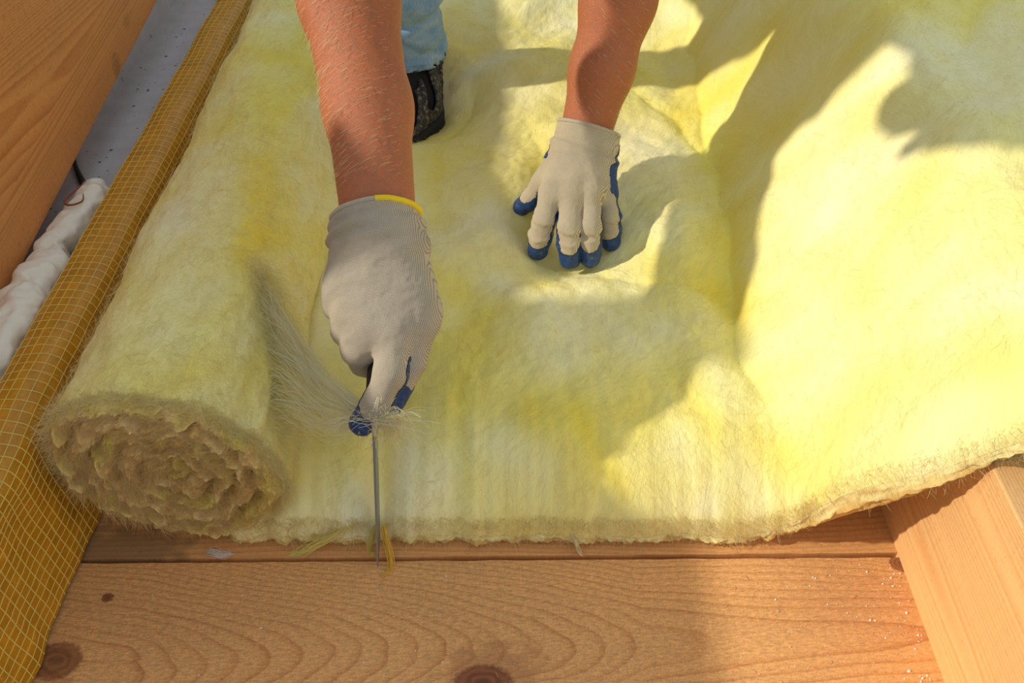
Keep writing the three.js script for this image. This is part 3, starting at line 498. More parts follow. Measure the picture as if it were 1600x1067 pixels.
const FACE = [[hp(-0.025, 0.035), hp(0.015, 0.045), 0.083, 0.076], [hp(0.02, 0), hp(0.055, -0.07), 0.064, 0.036], [J.neck, hp(-0.02, -0.045), 0.058, 0.054], [hp(0.088, 0.012), hp(0.104, -0.018), 0.008, 0.0125], [hp(0.083, 0.036, -0.03), hp(0.083, 0.036, 0.03), 0.011, 0.011], [hp(0.083, -0.052, -0.016), hp(0.083, -0.052, 0.016), 0.007, 0.007],
  [hp(-0.005, 0.012, -0.078), hp(-0.002, -0.018, -0.074), 0.013, 0.009], [hp(-0.005, 0.012, 0.078), hp(-0.002, -0.018, 0.074), 0.013, 0.009]];
const FEET = [[J.ar, [-0.158, 0.140, -1.405], 0.032, 0.026], [[-0.158, 0.125, -1.41], [-0.163, 0.112, -1.25], 0.022, 0.016], [J.al, [0.19, 0.17, -2.07], 0.036, 0.032], [[0.19, 0.17, -2.07], [0.195, 0.13, -2.1], 0.03, 0.03]];
const group = (bones, k) => (x, y, z) => { let d = 9; for (const b of bones) { const q = cap(x, y, z, b[0], b[1], b[2], b[3]); d = d > 8 ? q : smin(d, q, k); } return d; };
const dArms = group(ARMS, 0.02), dTorso = group(TORSO, 0.06), dLegs = group(LEGS, 0.03), dFace = group(FACE, 0.014), dFeet = group(FEET, 0.02);
// the fists inside the gloves, slim
const FIST = [[J.wr, reach([-0.130, 0.262, -0.645]), 0.026, 0.016], [J.wl, [0.086, 0.165, -0.975], 0.022, 0.010]], dFist = group(FIST, 0.01);
const bodyField = (x, y, z) => {
  let d = smin(dArms(x, y, z), dTorso(x, y, z), 0.05); d = smin(d, dLegs(x, y, z), 0.04); d = smin(d, dFace(x, y, z), 0.025); d = smin(d, dFeet(x, y, z), 0.015); d = smin(d, dFist(x, y, z), 0.015);
  for (const s of [-1, 1]) { const e = hp(0.086, 0.018, 0.031 * s); d = max(d, 0.011 - hypot(x - e[0], y - e[1], z - e[2])); }
  return d;
};
const skinMap = tex(1024, 1024, (i, j, o) => {
  const p = fbm(i / 34, j / 34, 1, 4), q = noise(i / 4, j / 4, 5), r = noise(i / 2, j / 2, 2), f = sstep(0.34, 0.5, noise(i / 13, j / 13, 9) * 0.7 + 0.3 * noise(i / 5, j / 5, 4)), b = 1 + 0.15 * p + 0.12 * q + 0.12 * r;
  o[0] = mix(186, 162, f) * b; o[1] = mix(109, 86, f) * b * (1 - 0.15 * p); o[2] = mix(66, 50, f) * b * (1 - 0.25 * p);
});
const skinBump = tex(1024, 1024, (i, j, o) => { const c = noise(i / 3.2, j / 5, 3) + 0.8 * noise(i / 1.7, j / 1.7, 6) + 0.8 * noise(i / 30, j / 7, 8); o[0] = o[1] = o[2] = 128 + 52 * c; }, false);
for (const t of [skinMap, skinBump]) { t.wrapS = t.wrapT = THREE.MirroredRepeatWrapping; t.repeat.set(1 / 0.16, 1 / 0.16); }
const SKIN = new THREE.MeshPhysicalMaterial({ map: skinMap, bumpMap: skinBump, bumpScale: 0.0013, roughness: 0.44, specularIntensity: 0.9 });
const BONEUV = [[J.wr, J.er], [J.er, J.sr], [J.wl, J.el], [J.el, J.sl]].map(([a, b]) => { const t = V.unit(V.sub(b, a)), away = V.sub(V.mul(t, V.dot([0, -0.6, -0.8], t)), [0, -0.6, -0.8]), e1 = V.unit(away), e2 = V.cross(t, e1); return { a, b, t, e1, e2 }; });
const skinUV = (p) => { let best = 9, k = 0; BONEUV.forEach((q, n) => { const d = cap(p[0], p[1], p[2], q.a, q.b, 0, 0); if (d < best) { best = d; k = n; } }); if (best > 0.09) return [p[0], p[2] + p[1]]; const q = BONEUV[k], v = V.sub(p, q.a); return [atan2(V.dot(v, q.e2), V.dot(v, q.e1)) * 0.04 + k * 0.3, V.dot(v, q.t)]; };
const bodyNet = surface(bodyField, [-0.36, 0.05, -2.2], [0.42, 1.05, -0.6], 0.006);
const bodyMesh = part('body', netGeo(bodyNet, skinUV), SKIN, worker);
/* face and hair */
for (const s of [-1, 1]) { const g = new THREE.SphereGeometry(0.0105, 20, 14), e = hp(0.082, 0.018, 0.031 * s); g.translate(...e); part('eye', g, new THREE.MeshStandardMaterial({ color: 0xe8e2d8, roughness: 0.3 }), bodyMesh); }
{
  const f = (x, y, z) => { const v = V.sub([x, y, z], HEAD.c), a = V.dot(v, HEAD.f), u = V.dot(v, HEAD.u); return max(dFace(x, y, z) - 0.009 - 0.003 * noise(x * 70, y * 70, z * 70), a - 0.045 - 0.5 * (u - 0.05), -0.035 - u + 0.2 * a); };
  part('hair', netGeo(surface(f, [-0.26, 0.58, -1.02], [0.04, 0.92, -0.64], 0.006), (p) => [p[0] * 9, p[2] * 9]), new THREE.MeshStandardMaterial({ color: 0x5a5046, roughness: 0.8 }), bodyMesh);
}
/* clothes */
{
  const shirt = (x, y, z) => { let d = smin(dTorso(x, y, z), dArms(x, y, z), 0.05) - 0.013 - 0.006 * noise(x * 14, y * 14, z * 14); const cut = (a, b, t) => { const n = V.unit(V.sub(b, a)), o = V.lerp(a, b, t); return -(V.dot(V.sub([x, y, z], o), n)); };
    d = max(d, x < 0.04 ? cut(J.er, J.sr, 0.45) : cut(J.el, J.sl, 0.45)); d = max(d, (y - 0.5) * -0.2 - (z + 1.70)); return max(d, 0.075 - hypot(x - J.neck[0], y - J.neck[1] - 0.05, z - J.neck[2] - 0.04)); };
  part('t_shirt', netGeo(surface(shirt, [-0.32, 0.3, -1.82], [0.4, 0.95, -0.85], 0.009), (p) => [p[0], p[1] + p[2]]), new THREE.MeshStandardMaterial({ color: 0x59636b, roughness: 0.95 }), worker);
  // jeans: the hem of the near leg hangs over the shoe
  const hemC = [-0.160, 0.172, -1.352], hemN = V.unit([0.02, 0.93, 0.22]), legBones = [[J.hr, J.kr, 0.098, 0.078], [J.kr, [-0.166, 0.33, -1.325], 0.078, 0.056], [[-0.166, 0.33, -1.325], [-0.158, 0.14, -1.345], 0.055, 0.053], [J.hl, J.kl, 0.098, 0.078], [J.kl, J.al, 0.075, 0.055], [J.waist, J.hip, 0.115, 0.135]], dJ = group(legBones, 0.035);
  const rumple = (x, y, z) => 0.005 * noise(x * 16 + 3, y * 30, z * 16) + 0.0035 * noise(x * 22, y * 70 + x * 40, z * 22) - 0.006 * exp(-pow((y - 0.232 - 0.25 * (x + 0.16)) / 0.007, 2)) - 0.0055 * exp(-pow((y - 0.285 + 0.3 * (x + 0.15)) / 0.009, 2)) + 0.003 * exp(-pow((y - 0.255) / 0.012, 2));
  const hemD = (x, y, z) => V.dot(V.sub([x, y, z], hemC), hemN);
  const jeans = (x, y, z) => {
    const near = hypot(x - hemC[0], z - hemC[2]) < 0.14 && y < 0.45, h = hemD(x, y, z);
    let d = dJ(x, y, z) - 0.002 - rumple(x, y, z);
    if (near && y < 0.4) { d -= 0.0022 * (1 - sstep(0.016, 0.0185, h)) - 0.0012 * exp(-pow((h - 0.006) / 0.0012, 2)); d = max(d, -h); d = max(d, -(dJ(x, y, z) + 0.0135 + (h > 0.03 ? 1 : 0) * 0.2 * (h - 0.03))); }
    d = max(d, (y - 0.5) * 0.2 + (z + 1.60) - (z > -1.5 ? 9 : 0)); 
    return max(d, -(z + 2.03) * (x > 0.03 ? 1 : 0) - (x > 0.03 ? 0 : 9));
  };
  const denim = tex(768, 768, (i, j, o) => { const s = noise(i / 1.6, j / 16, 3) * 0.6 + noise(i / 3, j / 42, 6) * 0.6 + 0.4 * noise(i / 1.2, j / 1.2, 9), w = fbm(i / 90, j / 90, 4, 4), k = clamp(0.5 + 0.55 * s + 0.7 * w), g = sstep(0.1, 0.5, fbm(i / 60, j / 50, 12, 4)) * 0.5; o[0] = mix(mix(104, 186, k), 148, g); o[1] = mix(mix(152, 204, k), 156, g); o[2] = mix(mix(196, 216, k), 154, g); });
  denim.repeat.set(1 / 0.16, 1 / 0.16);
  const denimBump = tex(256, 256, (i, j, o) => { o[0] = o[1] = o[2] = 128 + 60 * sin((i + j) * 2 * PI / 6) + 40 * noise(i / 2, j / 2); }, false); denimBump.repeat.set(1 / 0.06, 1 / 0.06);
  const net = surface(jeans, [-0.36, 0.1, -2.15], [0.40, 0.75, -1.10], 0.005);
  const jm = part('jeans', netGeo(net, (p, n) => [atan2(p[0] + 0.16, p[2] + 1.36) * 0.05, p[1]]), new THREE.MeshStandardMaterial({ map: denim, bumpMap: denimBump, bumpScale: 0.0004, roughness: 0.95, side: THREE.DoubleSide }), worker);
  // double row of stitches round the hem
}
/* shoes: closed sandals with cut-out straps over a dark sock */
{
  const shoe = (A) => {
    // A(f, s, y): foot frame to world; f 0 heel .. 1 toe
    const L = 0.265, soleOut = (f) => f < 0.2 ? mix(0.028, 0.036, f / 0.2) : f < 0.7 ? mix(0.036, 0.048, (f - 0.2) / 0.5) : 0.048 * sqrt(max(0, 1 - pow((f - 0.7) / 0.34, 2)));
    return { L, soleOut };
  };
  const heel = [-0.155, -1.452], toe = [-0.166, -1.178], ax = V.unit([toe[0] - heel[0], 0, toe[1] - heel[1]]), side = [-ax[2], 0, ax[0]], L = hypot(toe[0] - heel[0], toe[1] - heel[1]), base = 0.082;
  const local = (x, y, z) => { const vx = x - heel[0], vz = z - heel[1]; return [vx * ax[0] + vz * ax[2], vx * side[0] + vz * side[2], y - base]; };
  const footD = (x, y, z) => {                                     // solid outside of the upper
    const [f, s, h] = local(x, y, z), c = (a, b, ra, rb) => { const d = cap(f, s * 0.92, h, a, b, ra, rb); return d; };
    let d = c([0.035, 0, 0.028], [0.19, 0.004, 0.022], 0.035, 0.045); d = smin(d, c([0.19, 0.004, 0.020], [0.235, 0.006, 0.014], 0.044, 0.034), 0.02); d = smin(d, c([0.055, 0, 0.085], [0.17, 0.002, 0.034], 0.040, 0.040), 0.03); d = smin(d, c([0.03, 0, 0.03], [0.028, 0, 0.085], 0.034, 0.035), 0.02);
    return max(d, -h + 0.012);
  };
  const slots = [-1, 1].flatMap((m) => [[0.146, m * 0.20, 0.206, m * 0.98, 0.0088], [0.200, m * 0.02, 0.248, m * 0.80, 0.0072], [0.112, m * 0.70, 0.130, m * 1.15, 0.0075], [0.060, m * 0.95, 0.075, m * 1.3, 0.009]]);
  const slotD = (x, y, z) => { const l = local(x, y, z), v = atan2(l[1], l[2] - 0.018); let d = 9; for (const [f0, t0, f1, t1, r] of slots) d = min(d, cap(l[0], v * 0.045, 0, [f0, t0 * 0.045, 0], [f1, t1 * 0.045, 0], r, r)); return d; };
  const upper = (x, y, z) => { const d = footD(x, y, z), s = slotD(x, y, z), l = local(x, y, z), rim = 0.0016 * exp(-pow((s - 0.003) / 0.002, 2)); return max(max(d - rim - 0.0006 * noise(x * 300, y * 300, z * 300) - 0.0012 * noise(x * 90, y * 90, z * 90), -(d + 0.003)), -s, l[2] - 0.105 + 0.25 * (l[0] - 0.05)); };
  const inner = (x, y, z) => footD(x, y, z) + 0.0055;
  const soleD = (x, y, z) => { const [f, s, h] = local(x, y, z), c = cap(f, s * 0.9, 0, [0.036, 0, 0], [0.19, 0.004, 0], 0.040, 0.050), t = smin(c, cap(f, s * 0.9, 0, [0.19, 0.004, 0], [0.236, 0.006, 0], 0.049, 0.038), 0.02); return max(t - 0.001 * sin(h * 900), h - 0.020, -h - 0.006) ; };
  const dirty = tex(512, 512, (i, j, o) => { const m = sstep(-0.1, 0.35, fbm(i / 26, j / 26, 4, 5)), n = 1 + 0.25 * noise(i / 3, j / 3); o[0] = mix(44, 132, m) * n; o[1] = mix(42, 118, m) * n; o[2] = mix(40, 92, m) * n; });
  dirty.repeat.set(9, 9);
  const lo = [-0.25, 0.06, -1.47], hi = [-0.05, 0.22, -1.07], uv = (p) => { const l = local(...p); return [l[0], atan2(l[1], l[2] - 0.01) * 0.05]; };
  const up = part('sandal', netGeo(surface(upper, lo, hi, 0.0018), uv), new THREE.MeshStandardMaterial({ map: dirty, roughness: 0.7 }), worker, { label: 'dusty black strap sandal' });
  part('sole', netGeo(surface(soleD, lo, hi, 0.004), uv), new THREE.MeshStandardMaterial({ color: 0x1d1c1b, roughness: 0.8 }), up);
  part('sock', netGeo(surface(inner, lo, hi, 0.004), uv), new THREE.MeshStandardMaterial({ color: 0x14120f, roughness: 0.95 }), up);
}
/* gloves */
const fingerField = (F, web) => (x, y, z) => { let d = 9; for (const f of F) { let q = 9; for (let i = 0; i < f.p.length - 1; i++) { const c = cap(x, y, z, f.p[i], f.p[i + 1], f.r[i], f.r[i + 1]); q = q > 8 ? c : smin(q, c, 0.006); } d = d > 8 ? q : smin(d, q, web); } return d; };
function glove(spec) {
  const palm = group(spec.palm, 0.016), fing = fingerField(spec.fingers, spec.web ?? 0.0014), t = V.unit(V.sub(spec.wrist, spec.fore)), n = V.unit(V.sub(spec.n, V.mul(t, V.dot(spec.n, t)))), a = V.cross(n, t);
  const cuffEnd = V.sub(spec.wrist, V.mul(t, spec.cuff)), cuffIn = (x, y, z) => cap(x, y, z, cuffEnd, spec.wrist, spec.cr + 0.001, spec.cr - 0.001);
  const along = (x, y, z) => V.dot(V.sub([x, y, z], cuffEnd), t);
  const f = (x, y, z) => {
    let d = smin(smin(palm(x, y, z), cuffIn(x, y, z), 0.022), fing(x, y, z), spec.blend ?? 0.011);
    const l = along(x, y, z), u = V.dot(V.sub([x, y, z], cuffEnd), a), w = spec.wrinkle(l, u);
    d -= w + 0.0009 * noise(x * 75, y * 75, z * 75) + 0.0005 * noise(x * 190, y * 190, z * 190);
    if (spec.crease) d -= spec.crease(x, y, z);
    return max(d, -l);
  };
  // where the dipped rubber reaches: palm side, finger sides and tips
  const c = (x, y, z) => {
    let best = 9, F = null, S = 0, side = 0, fi = 0;
    spec.fingers.forEach((g, gi) => { for (let i = 0; i < g.p.length - 1; i++) { const A = g.p[i], B = g.p[i + 1], ab = V.sub(B, A), ap = V.sub([x, y, z], A), tt = clamp(V.dot(ap, ab) / V.dot(ab, ab)), r = mix(g.r[i], g.r[i + 1], tt), q = V.sub(ap, V.mul(ab, tt)), d = hypot(...q) - r; if (d < best) { best = d; F = g; S = (i + tt) / (g.p.length - 1); side = (V.dot(q, g.n) + (g.tilt ?? 0) * V.dot(q, a)) / r; fi = gi; if (i === g.p.length - 2 && tt >= 1) S = 1 + V.dot(V.sub([x, y, z], B), V.unit(ab)) / r * 0.12; } } });
    const dp = palm(x, y, z), wob = 0.16 * noise(x * 210, y * 210, z * 210) + 0.10 * noise(x * 90, y * 90, z * 90);
    const pside = V.dot(V.sub([x, y, z], spec.mid), n) / 0.018, cp = -0.45 - pside + (spec.edge ?? 0) * sstep(0.024, 0.052, V.dot(V.sub([x, y, z], spec.mid), a)) + -max(0, spec.bare - along(x, y, z)) * 70;
    if (!F) return cp;
    const thr = S < 0.12 ? mix(-0.5, F.thr[0], S / 0.12) : S < 0.75 ? mix(F.thr[0], F.thr[1], (S - 0.12) / 0.63) : mix(F.thr[1], 2.2, (S - 0.75) / (F.tipAt ?? 0.12));
    const cf = thr - side, m = sstep(-0.004, 0.006, dp - best);
    return mix(cp, cf, m) + wob;
  };
  const net = surface(f, spec.lo, spec.hi, 0.0019);
  const uv = (p) => { const v = V.sub(p, cuffEnd); return [V.dot(v, a) + 0.4 * V.dot(v, n), V.dot(v, t) * 1.0 - 0.15 * V.dot(v, n)]; };
  const knit = part('knit_glove', netGeo(clip(net, c, -1), uv, (p) => { const g = spec.soil(p, along(...p)); return g; }), KNIT, worker, { label: spec.label });
  part('rubber_coating', netGeo(swell(clip(net, c, 1), 0.0007), uv), RUBBER, knit, { label: 'blue dipped rubber' });
  // rolled hem of the cuff
  const pts = []; for (let k = 0; k < 48; k++) { const th = k / 48 * 6.2832, dir = V.add(V.mul(a, cos(th)), V.mul(n, sin(th))); let lo = 0.01, hi = 0.07; for (let q = 0; q < 20; q++) { const m = (lo + hi) / 2, P = V.add(V.add(cuffEnd, V.mul(t, 0.0016)), V.mul(dir, m)); if (f(...P) < 0) lo = m; else hi = m; } pts.push(new THREE.Vector3(...V.add(V.add(cuffEnd, V.mul(t, 0.0012 + spec.hemWave * cos(th + 1))), V.mul(dir, lo - 0.0008)))); }
  const hem = (i0, i1, r) => { const g = new THREE.TubeGeometry(new THREE.CatmullRomCurve3(i0 === 0 && i1 === 48 ? pts : pts.slice(i0, i1), i0 === 0 && i1 === 48), 120, r, 8, i0 === 0 && i1 === 48); g.setAttribute('color', new THREE.BufferAttribute(new Float32Array(g.attributes.position.count * 3).fill(0.92), 3)); return setUV(g, (x, y, z) => uv([x, y, z])); };
  part('cuff_hem', hem(0, 48, 0.0026), KNIT, knit);
  if (spec.yellow) part('hem_tape', hem(spec.yellow[0], spec.yellow[1], 0.0031), new THREE.MeshStandardMaterial({ color: 0xf2d21c, roughness: 0.8 }), knit, { label: 'yellow tape on the hem' });
  return { f, n, a, t, cuffEnd, uv };
}
const PRESS = glove({
  label: 'pale knit glove pressed flat on the wool', wrist: [0.0955, 0.200, -1.026], fore: J.fl, n: [0.03, 0.95, 0.32], cuff: 0.012, cr: 0.0365, bare: 0.045, mid: [0.085, 0.168, -0.96], hemWave: 0.002, edge: 1.15,
  palm: [[[0.0770, 0.195, -1.012], [0.0515, 0.167, -0.945], 0.024, 0.0165], [[0.0900, 0.197, -1.01], [0.0750, 0.171, -0.941], 0.024, 0.0165], [[0.1040, 0.196, -1.012], [0.0985, 0.168, -0.945], 0.024, 0.016], [[0.1150, 0.190, -1.016], [0.1175, 0.160, -0.963], 0.022, 0.0155], [[0.074, 0.185, -1.005], [0.046, 0.155, -0.985], 0.020, 0.017]],
  fingers: [
    { p: [[0.0500, 0.167, -0.944], [0.0395, 0.144, -0.916], [0.0355, 0.125, -0.911], [0.0335, 0.106, -0.909]], r: [0.0142, 0.0138, 0.0134, 0.0126], n: V.unit([0, 0.35, 0.93]), tilt: -0.62, thr: [-0.1, 0.35], tipAt: 0.25 },
    { p: [[0.0745, 0.171, -0.942], [0.0710, 0.144, -0.904], [0.0715, 0.125, -0.896], [0.0730, 0.105, -0.892]], r: [0.0145, 0.0142, 0.0138, 0.013], n: V.unit([0, 0.35, 0.93]), thr: [0.0, 0.78], tipAt: 0.22 },
    { p: [[0.0990, 0.168, -0.945], [0.0970, 0.142, -0.907], [0.0975, 0.124, -0.899], [0.0988, 0.105, -0.894]], r: [0.0142, 0.0138, 0.0134, 0.0126], n: V.unit([0, 0.35, 0.93]), thr: [0.0, 0.78], tipAt: 0.22 },
    { p: [[0.1185, 0.160, -0.964], [0.1240, 0.138, -0.938], [0.1262, 0.122, -0.930], [0.1275, 0.106, -0.926]], r: [0.0136, 0.0130, 0.0124, 0.0116], n: V.unit([0, 0.35, 0.93]), tilt: -0.6, thr: [-0.1, 0.3], tipAt: 0.25 },
    { p: [[0.0560, 0.170, -0.995], [0.0400, 0.150, -0.988], [0.0260, 0.131, -0.985], [0.0130, 0.117, -0.988]], r: [0.018, 0.0155, 0.0135, 0.0112], n: V.unit([-0.25, 0.9, -0.15]), thr: [-0.2, 0.25], tipAt: 0.25 }],
  wrinkle: (l, u) => 0.0016 * exp(-pow((l - 0.031 - 0.12 * u) / 0.004, 2)) - 0.0018 * exp(-pow((l - 0.024 - 0.12 * u) / 0.004, 2)) + 0.0011 * exp(-pow((l - 0.04 + 0.1 * u) / 0.003, 2)),
  crease: (x, y, z) => y < 0.17 && z > -0.94 ? 0.0009 * exp(-pow((y - 0.146 + 0.12 * (x - 0.08) + 0.002 * noise(x * 80)) / 0.0028, 2)) - 0.0008 * exp(-pow((y - 0.1405 + 0.12 * (x - 0.08)) / 0.0025, 2)) + 0.0010 * exp(-pow((y - 0.133 - 0.1 * (x - 0.08) + 0.003 * noise(x * 90, 3)) / 0.0024, 2)) + 0.0008 * exp(-pow((y - 0.121 + 0.2 * (x - 0.07)) / 0.003, 2)) : 0,
  soil: (p, l) => { const d = 0.93 + 0.16 * fbm(p[0] * 30, p[1] * 30, p[2] * 30, 3), q = sstep(0.1, 0.5, fbm(p[0] * 22 + 4, p[2] * 22, 2, 3)); return [0.95 * d, 0.92 * d * (1 - 0.04 * q), 0.84 * d * (1 - 0.12 * q)]; },
  lo: [-0.01, 0.06, -1.07], hi: [0.16, 0.26, -0.85] });
const enlarge = (s) => { const k = (b) => [reach(b[0]), reach(b[1]), b[2] * AW, b[3] * AW]; return { ...s, wrist: reach(s.wrist), mid: reach(s.mid), cr: s.cr * AW, palm: s.palm.map(k), fingers: s.fingers.map((f) => ({ ...f, p: f.p.map(reach), r: f.r.map((r) => r * AW) })), lo: s.lo.map((v, i) => reach(s.lo)[i] - 0.015), hi: s.hi.map((v, i) => reach(s.hi)[i] + 0.015) }; };
const GRIP = glove(enlarge({
  label: 'grey soiled knit glove gripping the knife', wrist: [-0.1265, 0.3050, -0.6890], fore: J.fr, n: [0.097, 0.84, 0.534], cuff: 0.011, cr: 0.0395, bare: 0.07, mid: [-0.130, 0.262, -0.635], hemWave: 0.0015, yellow: [0, 13], web: 0.004, blend: 0.022, edge: 0.3,
  palm: [[[-0.108, 0.292, -0.672], [-0.1050, 0.2510, -0.6080], 0.029, 0.0185], [[-0.122, 0.295, -0.670], [-0.1260, 0.2500, -0.6050], 0.030, 0.018], [[-0.136, 0.295, -0.674], [-0.1450, 0.2550, -0.6180], 0.029, 0.0175], [[-0.144, 0.293, -0.680], [-0.1570, 0.2660, -0.6400], 0.027, 0.0165], [[-0.108, 0.285, -0.665], [-0.0880, 0.2580, -0.6280], 0.026, 0.018]],
  fingers: [
    { p: [[-0.1060, 0.2490, -0.6060], [-0.1110, 0.2260, -0.5690], [-0.1240, 0.2020, -0.5540], [-0.1385, 0.1840, -0.5490]], r: [0.0165, 0.0146, 0.0134, 0.012], n: V.unit([0.1, 0.62, 0.78]), tilt: -0.35, thr: [-0.05, 0.45], tipAt: 0.18 },
    { p: [[-0.1270, 0.2480, -0.6070], [-0.1430, 0.2300, -0.5980], [-0.1420, 0.2030, -0.6090], [-0.1280, 0.2080, -0.6300]], r: [0.0165, 0.0150, 0.0135, 0.012], n: V.unit([-0.3, 0.5, 0.8]), thr: [-0.1, 0.0], tipAt: 0.2 },
    { p: [[-0.1450, 0.2540, -0.6220], [-0.1535, 0.2340, -0.6180], [-0.1510, 0.2080, -0.6300], [-0.1390, 0.2120, -0.6480]], r: [0.016, 0.0148, 0.0135, 0.012], n: V.unit([-0.5, 0.5, 0.7]), thr: [-0.1, 0.0], tipAt: 0.2 },
    { p: [[-0.1565, 0.2660, -0.6430], [-0.1640, 0.2460, -0.6420], [-0.1680, 0.2300, -0.6540], [-0.1560, 0.2240, -0.6700]], r: [0.0152, 0.0140, 0.0130, 0.0115], n: V.unit([-0.5, 0.5, 0.6]), thr: [-0.1, 0.0], tipAt: 0.2 },
    { p: [[-0.0940, 0.2640, -0.6380], [-0.0845, 0.2480, -0.6180], [-0.0940, 0.2220, -0.5890], [-0.1120, 0.1940, -0.5650]], r: [0.019, 0.0155, 0.0135, 0.0118], n: V.unit([0.75, 0.6, 0.2]), tilt: 0.5, thr: [0.0, 0.2], tipAt: 0.2 }],
  wrinkle: (l, u) => 0.0016 * sin((l - 0.25 * u * (l - 0.03) * 8) * 420 + u * 30) * sstep(0.045, 0.02, l) * (0.5 + 0.5 * sstep(0.01, -0.03, u)) + 0.0008 * sin(l * 260 + u * 90) * sstep(0.07, 0.03, l),
  soil: (p, l) => { const d = 0.80 + 0.16 * fbm(p[0] * 26, p[1] * 26, p[2] * 26, 3), q = sstep(0.0, 0.4, fbm(p[0] * 20 + 4, p[2] * 20, 2, 3)), k = exp(-pow(hypot(p[0] + 0.109, p[1] - 0.225, p[2] + 0.642) / 0.018, 2)); return [d * (0.97 + 0.05 * k), d * (0.95 - 0.22 * k), d * (0.95 - 0.4 * k) * (1 - 0.06 * q)]; },
  lo: [-0.21, 0.16, -0.73], hi: [-0.05, 0.36, -0.53] }));
/* fair hair on the forearms */
{
  const R = rng(77), H = { r: [], l: [] };
  for (let i = 0; i < 520; i++) {
    const left = R() < 0.2, a = left ? J.wl : J.wr, b = left ? J.e1l : J.e1r, q = BONEUV[left ? 2 : 0], tt = 0.12 + 0.88 * R(), th = (R() - 0.5) * 2.6, o = V.lerp(a, b, tt), dir = V.unit(V.add(V.mul(q.e1, cos(th)), V.mul(q.e2, sin(th))));
    let lo = 0.02, hi = 0.08; for (let k = 0; k < 18; k++) { const m = (lo + hi) / 2; if (bodyField(...V.add(o, V.mul(dir, m))) < 0) lo = m; else hi = m; }
    const s = V.add(o, V.mul(dir, lo - 0.0004)), L = 0.006 + 0.009 * R(), along = V.unit(V.add(V.mul(q.t, -0.5 + 0.3 * (R() - 0.5)), V.mul(V.cross(q.t, dir), (left ? 0.8 : -0.9) + 0.4 * (R() - 0.5))));
    const m = V.add(s, V.add(V.mul(along, L * 0.5), V.mul(dir, 0.0016))), e = V.add(s, V.add(V.mul(along, L), V.mul(dir, 0.0020 + 0.0016 * R())));
    H[left ? 'l' : 'r'].push(tube([s, m, e], (k) => 0.00015 * (1 - 0.5 * k), 4, 3));
  }
  const hm = new THREE.MeshStandardMaterial({ color: new THREE.Color().setRGB(0.95, 0.72, 0.38), roughness: 0.35 });
  part('arm_hair', mergeGeometries(H.r), hm, bodyMesh, { kind: 'stuff' }); part('arm_hair', mergeGeometries(H.l), hm, bodyMesh, { kind: 'stuff' });
}
/* knife in the closed hand */
{
  const t = thing('knife', 'thin grey steel knife blade held point down at the cut edge of the wool', 'knife', [-0.132, 0, -0.53]);
  const A = reach([-0.1278, 0.190, -0.5480]), B = [-0.1388, 0.0035, -0.5100], d = V.unit(V.sub(B, A)), w = V.unit(V.sub([0, -0.15, -1], V.mul(d, V.dot([0, -0.15, -1], d)))), n = V.cross(d, w), L = hypot(...V.sub(B, A));
  const sec = (s) => { const W = 0.026 * (s > 0.86 ? pow((1 - s) / 0.14, 0.6) : 1) + 0.0006, T = 0.0013 * (1 - 0.35 * s); return [[T, 0], [T, W * 0.55], [0.00012, W], [-0.00012, W], [-T, W * 0.55], [-T, 0]]; };
  const p = [], ix = [], NS = 40; for (let i = 0; i <= NS; i++) { const s = i / NS, o = V.lerp(A, B, s); for (const [a, b] of sec(s)) p.push(...V.add(o, V.add(V.mul(n, a), V.mul(w, b)))); }
  for (let i = 0; i < NS; i++) for (let k = 0; k < 6; k++) { const a = i * 6 + k, b = i * 6 + (k + 1) % 6, c = a + 6, e = b + 6; ix.push(a, b, e, a, e, c); }
  for (const o of [0, NS * 6]) ix.push(o, o + 1, o + 2, o, o + 2, o + 3, o, o + 3, o + 4, o, o + 4, o + 5);
  let g = geo(p, ix).toNonIndexed(); g.computeVertexNormals();
  part('blade', g, new THREE.MeshStandardMaterial({ color: 0x9aa0a6, metalness: 0.85, roughness: 0.38, side: THREE.DoubleSide }), t);
  const h0 = V.add(V.lerp(A, B, -0.02), V.mul(w, 0.010)), h1 = reach([-0.1240, 0.232, -0.645]);
  part('handle', tube([h0, V.lerp(h0, h1, 0.3), V.lerp(h0, h1, 0.7), h1], (q) => 0.0085 + 0.0025 * sin(PI * q), 14, 12), new THREE.MeshStandardMaterial({ color: 0x2a2624, roughness: 0.6 }), t);
}
